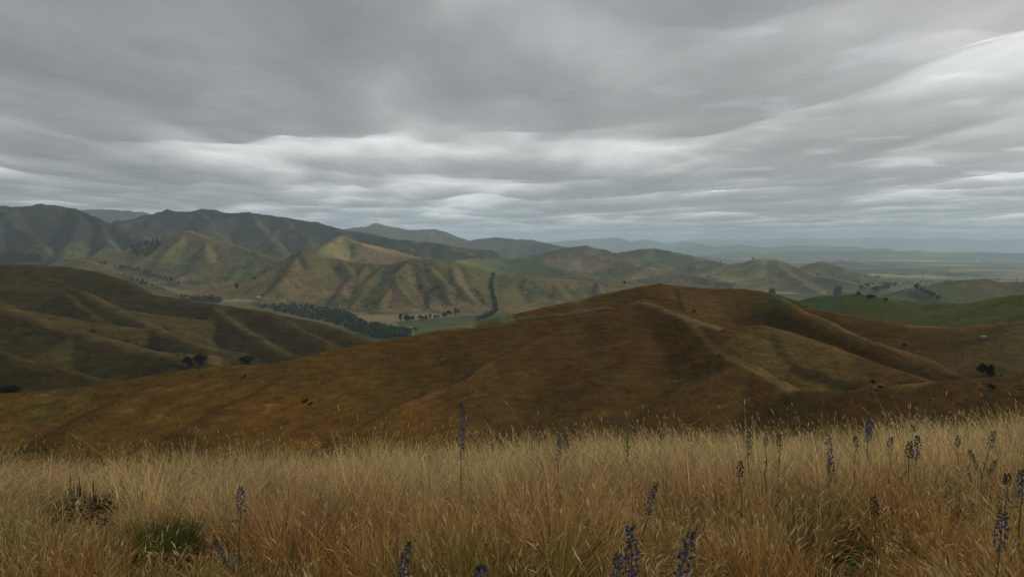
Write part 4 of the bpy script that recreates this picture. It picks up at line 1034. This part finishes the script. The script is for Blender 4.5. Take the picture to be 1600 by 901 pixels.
# green weeds and tussocks among the dry grass
def weed(k, px, py, up, label, n, L, upright=False, col=(0.085, 0.15, 0.035)):
    rr = np.random.default_rng(8000 + k)
    p = ground_at(px, py, up); o = empty('leafy_weed', tuple(p)); tag(o, label, 'weed')
    t = np.linspace(0, 1, 6); w = np.array([0.05, 0.5, 1.0, 0.85, 0.45, 0.02]) * L * 0.13
    z = 0.55 * t - 0.6 * t * t
    V = np.concatenate([np.stack([t * L, -w, z * L + 0.1 * w], 1), np.stack([t * L, 0 * t, z * L - 0.15 * w], 1), np.stack([t * L, w, z * L + 0.1 * w], 1)])
    i = np.arange(5); Q = np.vstack([np.stack([i, i + 1, i + 7, i + 6], 1), np.stack([i + 6, i + 7, i + 13, i + 12], 1)])
    lm = mesh_np('leaf', V, Q, M_LEAF, np.tile(np.array(col), (18, 1)) * np.random.default_rng(k).uniform(0.8, 1.2, (18, 1)))
    Hs = up * (1.3 if upright else 1.0)
    sv, sq = tube([(0, 0, -0.02), (0.01, 0, Hs * 0.5), (0, 0.01, Hs)], [0.006, 0.005, 0.002], 6); obj('stem', mesh_np('stem', sv, sq, M_STEM), o)
    for q in range(n):
        u = (q + 0.5) / n; l = obj('leaf', lm, o); l.location = (0, 0, Hs * (0.2 + 0.8 * u))
        s = rr.uniform(0.6, 1.1) * (1.15 - 0.6 * u if upright else 1); l.scale = (s, s, s); l.rotation_euler = (rr.uniform(-0.3, 0.3), -(0.9 * u if upright else 0.5 * u), q * 2.4)
weed(0, 330, 886, 0.30, 'bright green leafy weed at the bottom beside the green tussock', 16, 0.13)
weed(1, 1327, 880, 0.28, 'bright green leafy weed low in the grass at lower right', 18, 0.12)
weed(2, 980, 700, 0.55, 'upright green leafy weed reaching the grass edge right of centre', 44, 0.095, True)
weed(3, 456, 868, 0.36, 'narrow green weed at the bottom left of centre', 14, 0.09, True)
weed(4, 1005, 815, 0.30, 'small green weed beside the thick upright flower spike', 10, 0.07)
weed(5, 1295, 755, 0.40, 'yellow-green leafy weed below the violet spikes at right', 18, 0.08, True, (0.14, 0.16, 0.045))
weed(6, 1270, 690, 0.45, 'pale green weed at the grass edge beside the dense violet spike', 16, 0.07, True, (0.14, 0.16, 0.05))
def tussock(k, px, py, up, label, n, h, rad, cr, ct, w, spread, cat='tussock'):
    rr = np.random.default_rng(8500 + k); p = ground_at(px, py, up)
    o = empty('grass_tussock', tuple(p)); tag(o, label, cat)
    a = rr.uniform(0, 6.28, n); r = rad * np.sqrt(rr.random(n))
    x, y = np.cos(a) * r, np.sin(a) * r
    z = slope_z(p[0] + x, p[1] + y) - p[2]
    D = np.stack([np.cos(a), np.sin(a)], 1)
    V, Q, K, tip, dv = ribbons(np.stack([x, y, z - 0.02], 1), D, h * rr.uniform(0.55, 1.1, n), w * rr.uniform(0.7, 1.3, n), np.abs(rr.normal(spread, 0.15, n)), np.abs(rr.normal(0.05, 0.06, n)), rr.normal(0, 0.6, n),
        np.array(cr)[None] * rr.uniform(0.7, 1.3, (n, 1)), np.array(ct)[None] * rr.uniform(0.7, 1.3, (n, 1)), 4)
    b = obj('blades', mesh_np('blades', V, Q, M_GRASS, K), o); b['kind'] = 'stuff'
    return o, p
tussock(0, 245, 905, 0.0, 'dark green tussock among dry grass at the bottom left', 1300, 0.40, 0.22, (0.04, 0.062, 0.015), (0.11, 0.14, 0.032), 0.006, 0.25)
o, p = tussock(1, 128, 838, 0.0, 'dark rushy tussock with upright brown stalks at the left', 1300, 0.36, 0.17, (0.022, 0.024, 0.010), (0.085, 0.052, 0.022), 0.006, 0.25)
rr = np.random.default_rng(5)
for q in range(17):
    a = rr.uniform(0, 6.28); r = 0.13 * math.sqrt(rr.random()); h = rr.uniform(0.38, 0.56)
    lx, ly = rr.normal(0, 0.025), rr.normal(0, 0.02)
    V, Q = tube([(r * math.cos(a), r * math.sin(a), 0), (r * math.cos(a) + lx * 0.4, r * math.sin(a) + ly * 0.4, h * 0.5), (r * math.cos(a) + lx, r * math.sin(a) + ly, h)], [0.005, 0.0045, 0.003], 5)
    obj('stalk', mesh_np('stalk', V, Q, plain_material('brown_stalk', (0.055, 0.034, 0.018), 0.9) if q == 0 else bpy.data.materials['brown_stalk']), o)
#==DETAILSEND==
# ------------------------------------------------------------------ haze: one closed box of pale even air
def haze():
    m, nt, out = mat('haze_air')
    v = nt.nodes.new('ShaderNodeVolumePrincipled')
    v.inputs['Color'].default_value = (0.69, 0.87, 1.0, 1); v.inputs['Density'].default_value = HAZE_DENSITY; v.inputs['Anisotropy'].default_value = 0.0
    nt.links.new(v.outputs[0], out.inputs['Volume'])
    a, lo, hi = 82000.0, -420.0, 800.0
    V = np.array([(x * a, y * a, z) for z in (lo, hi) for x, y in ((-1, -1), (1, -1), (1, 1), (-1, 1))])
    Q = np.array([(0, 3, 2, 1), (4, 5, 6, 7), (0, 1, 5, 4), (1, 2, 6, 5), (2, 3, 7, 6), (3, 0, 4, 7)])
    o = obj('haze', mesh_np('haze', V, Q, m, smooth=False)); tag(o, kind='stuff', label='pale blue haze in the air over the valley and plain')
HAZE_DENSITY = 5.0e-5
haze()
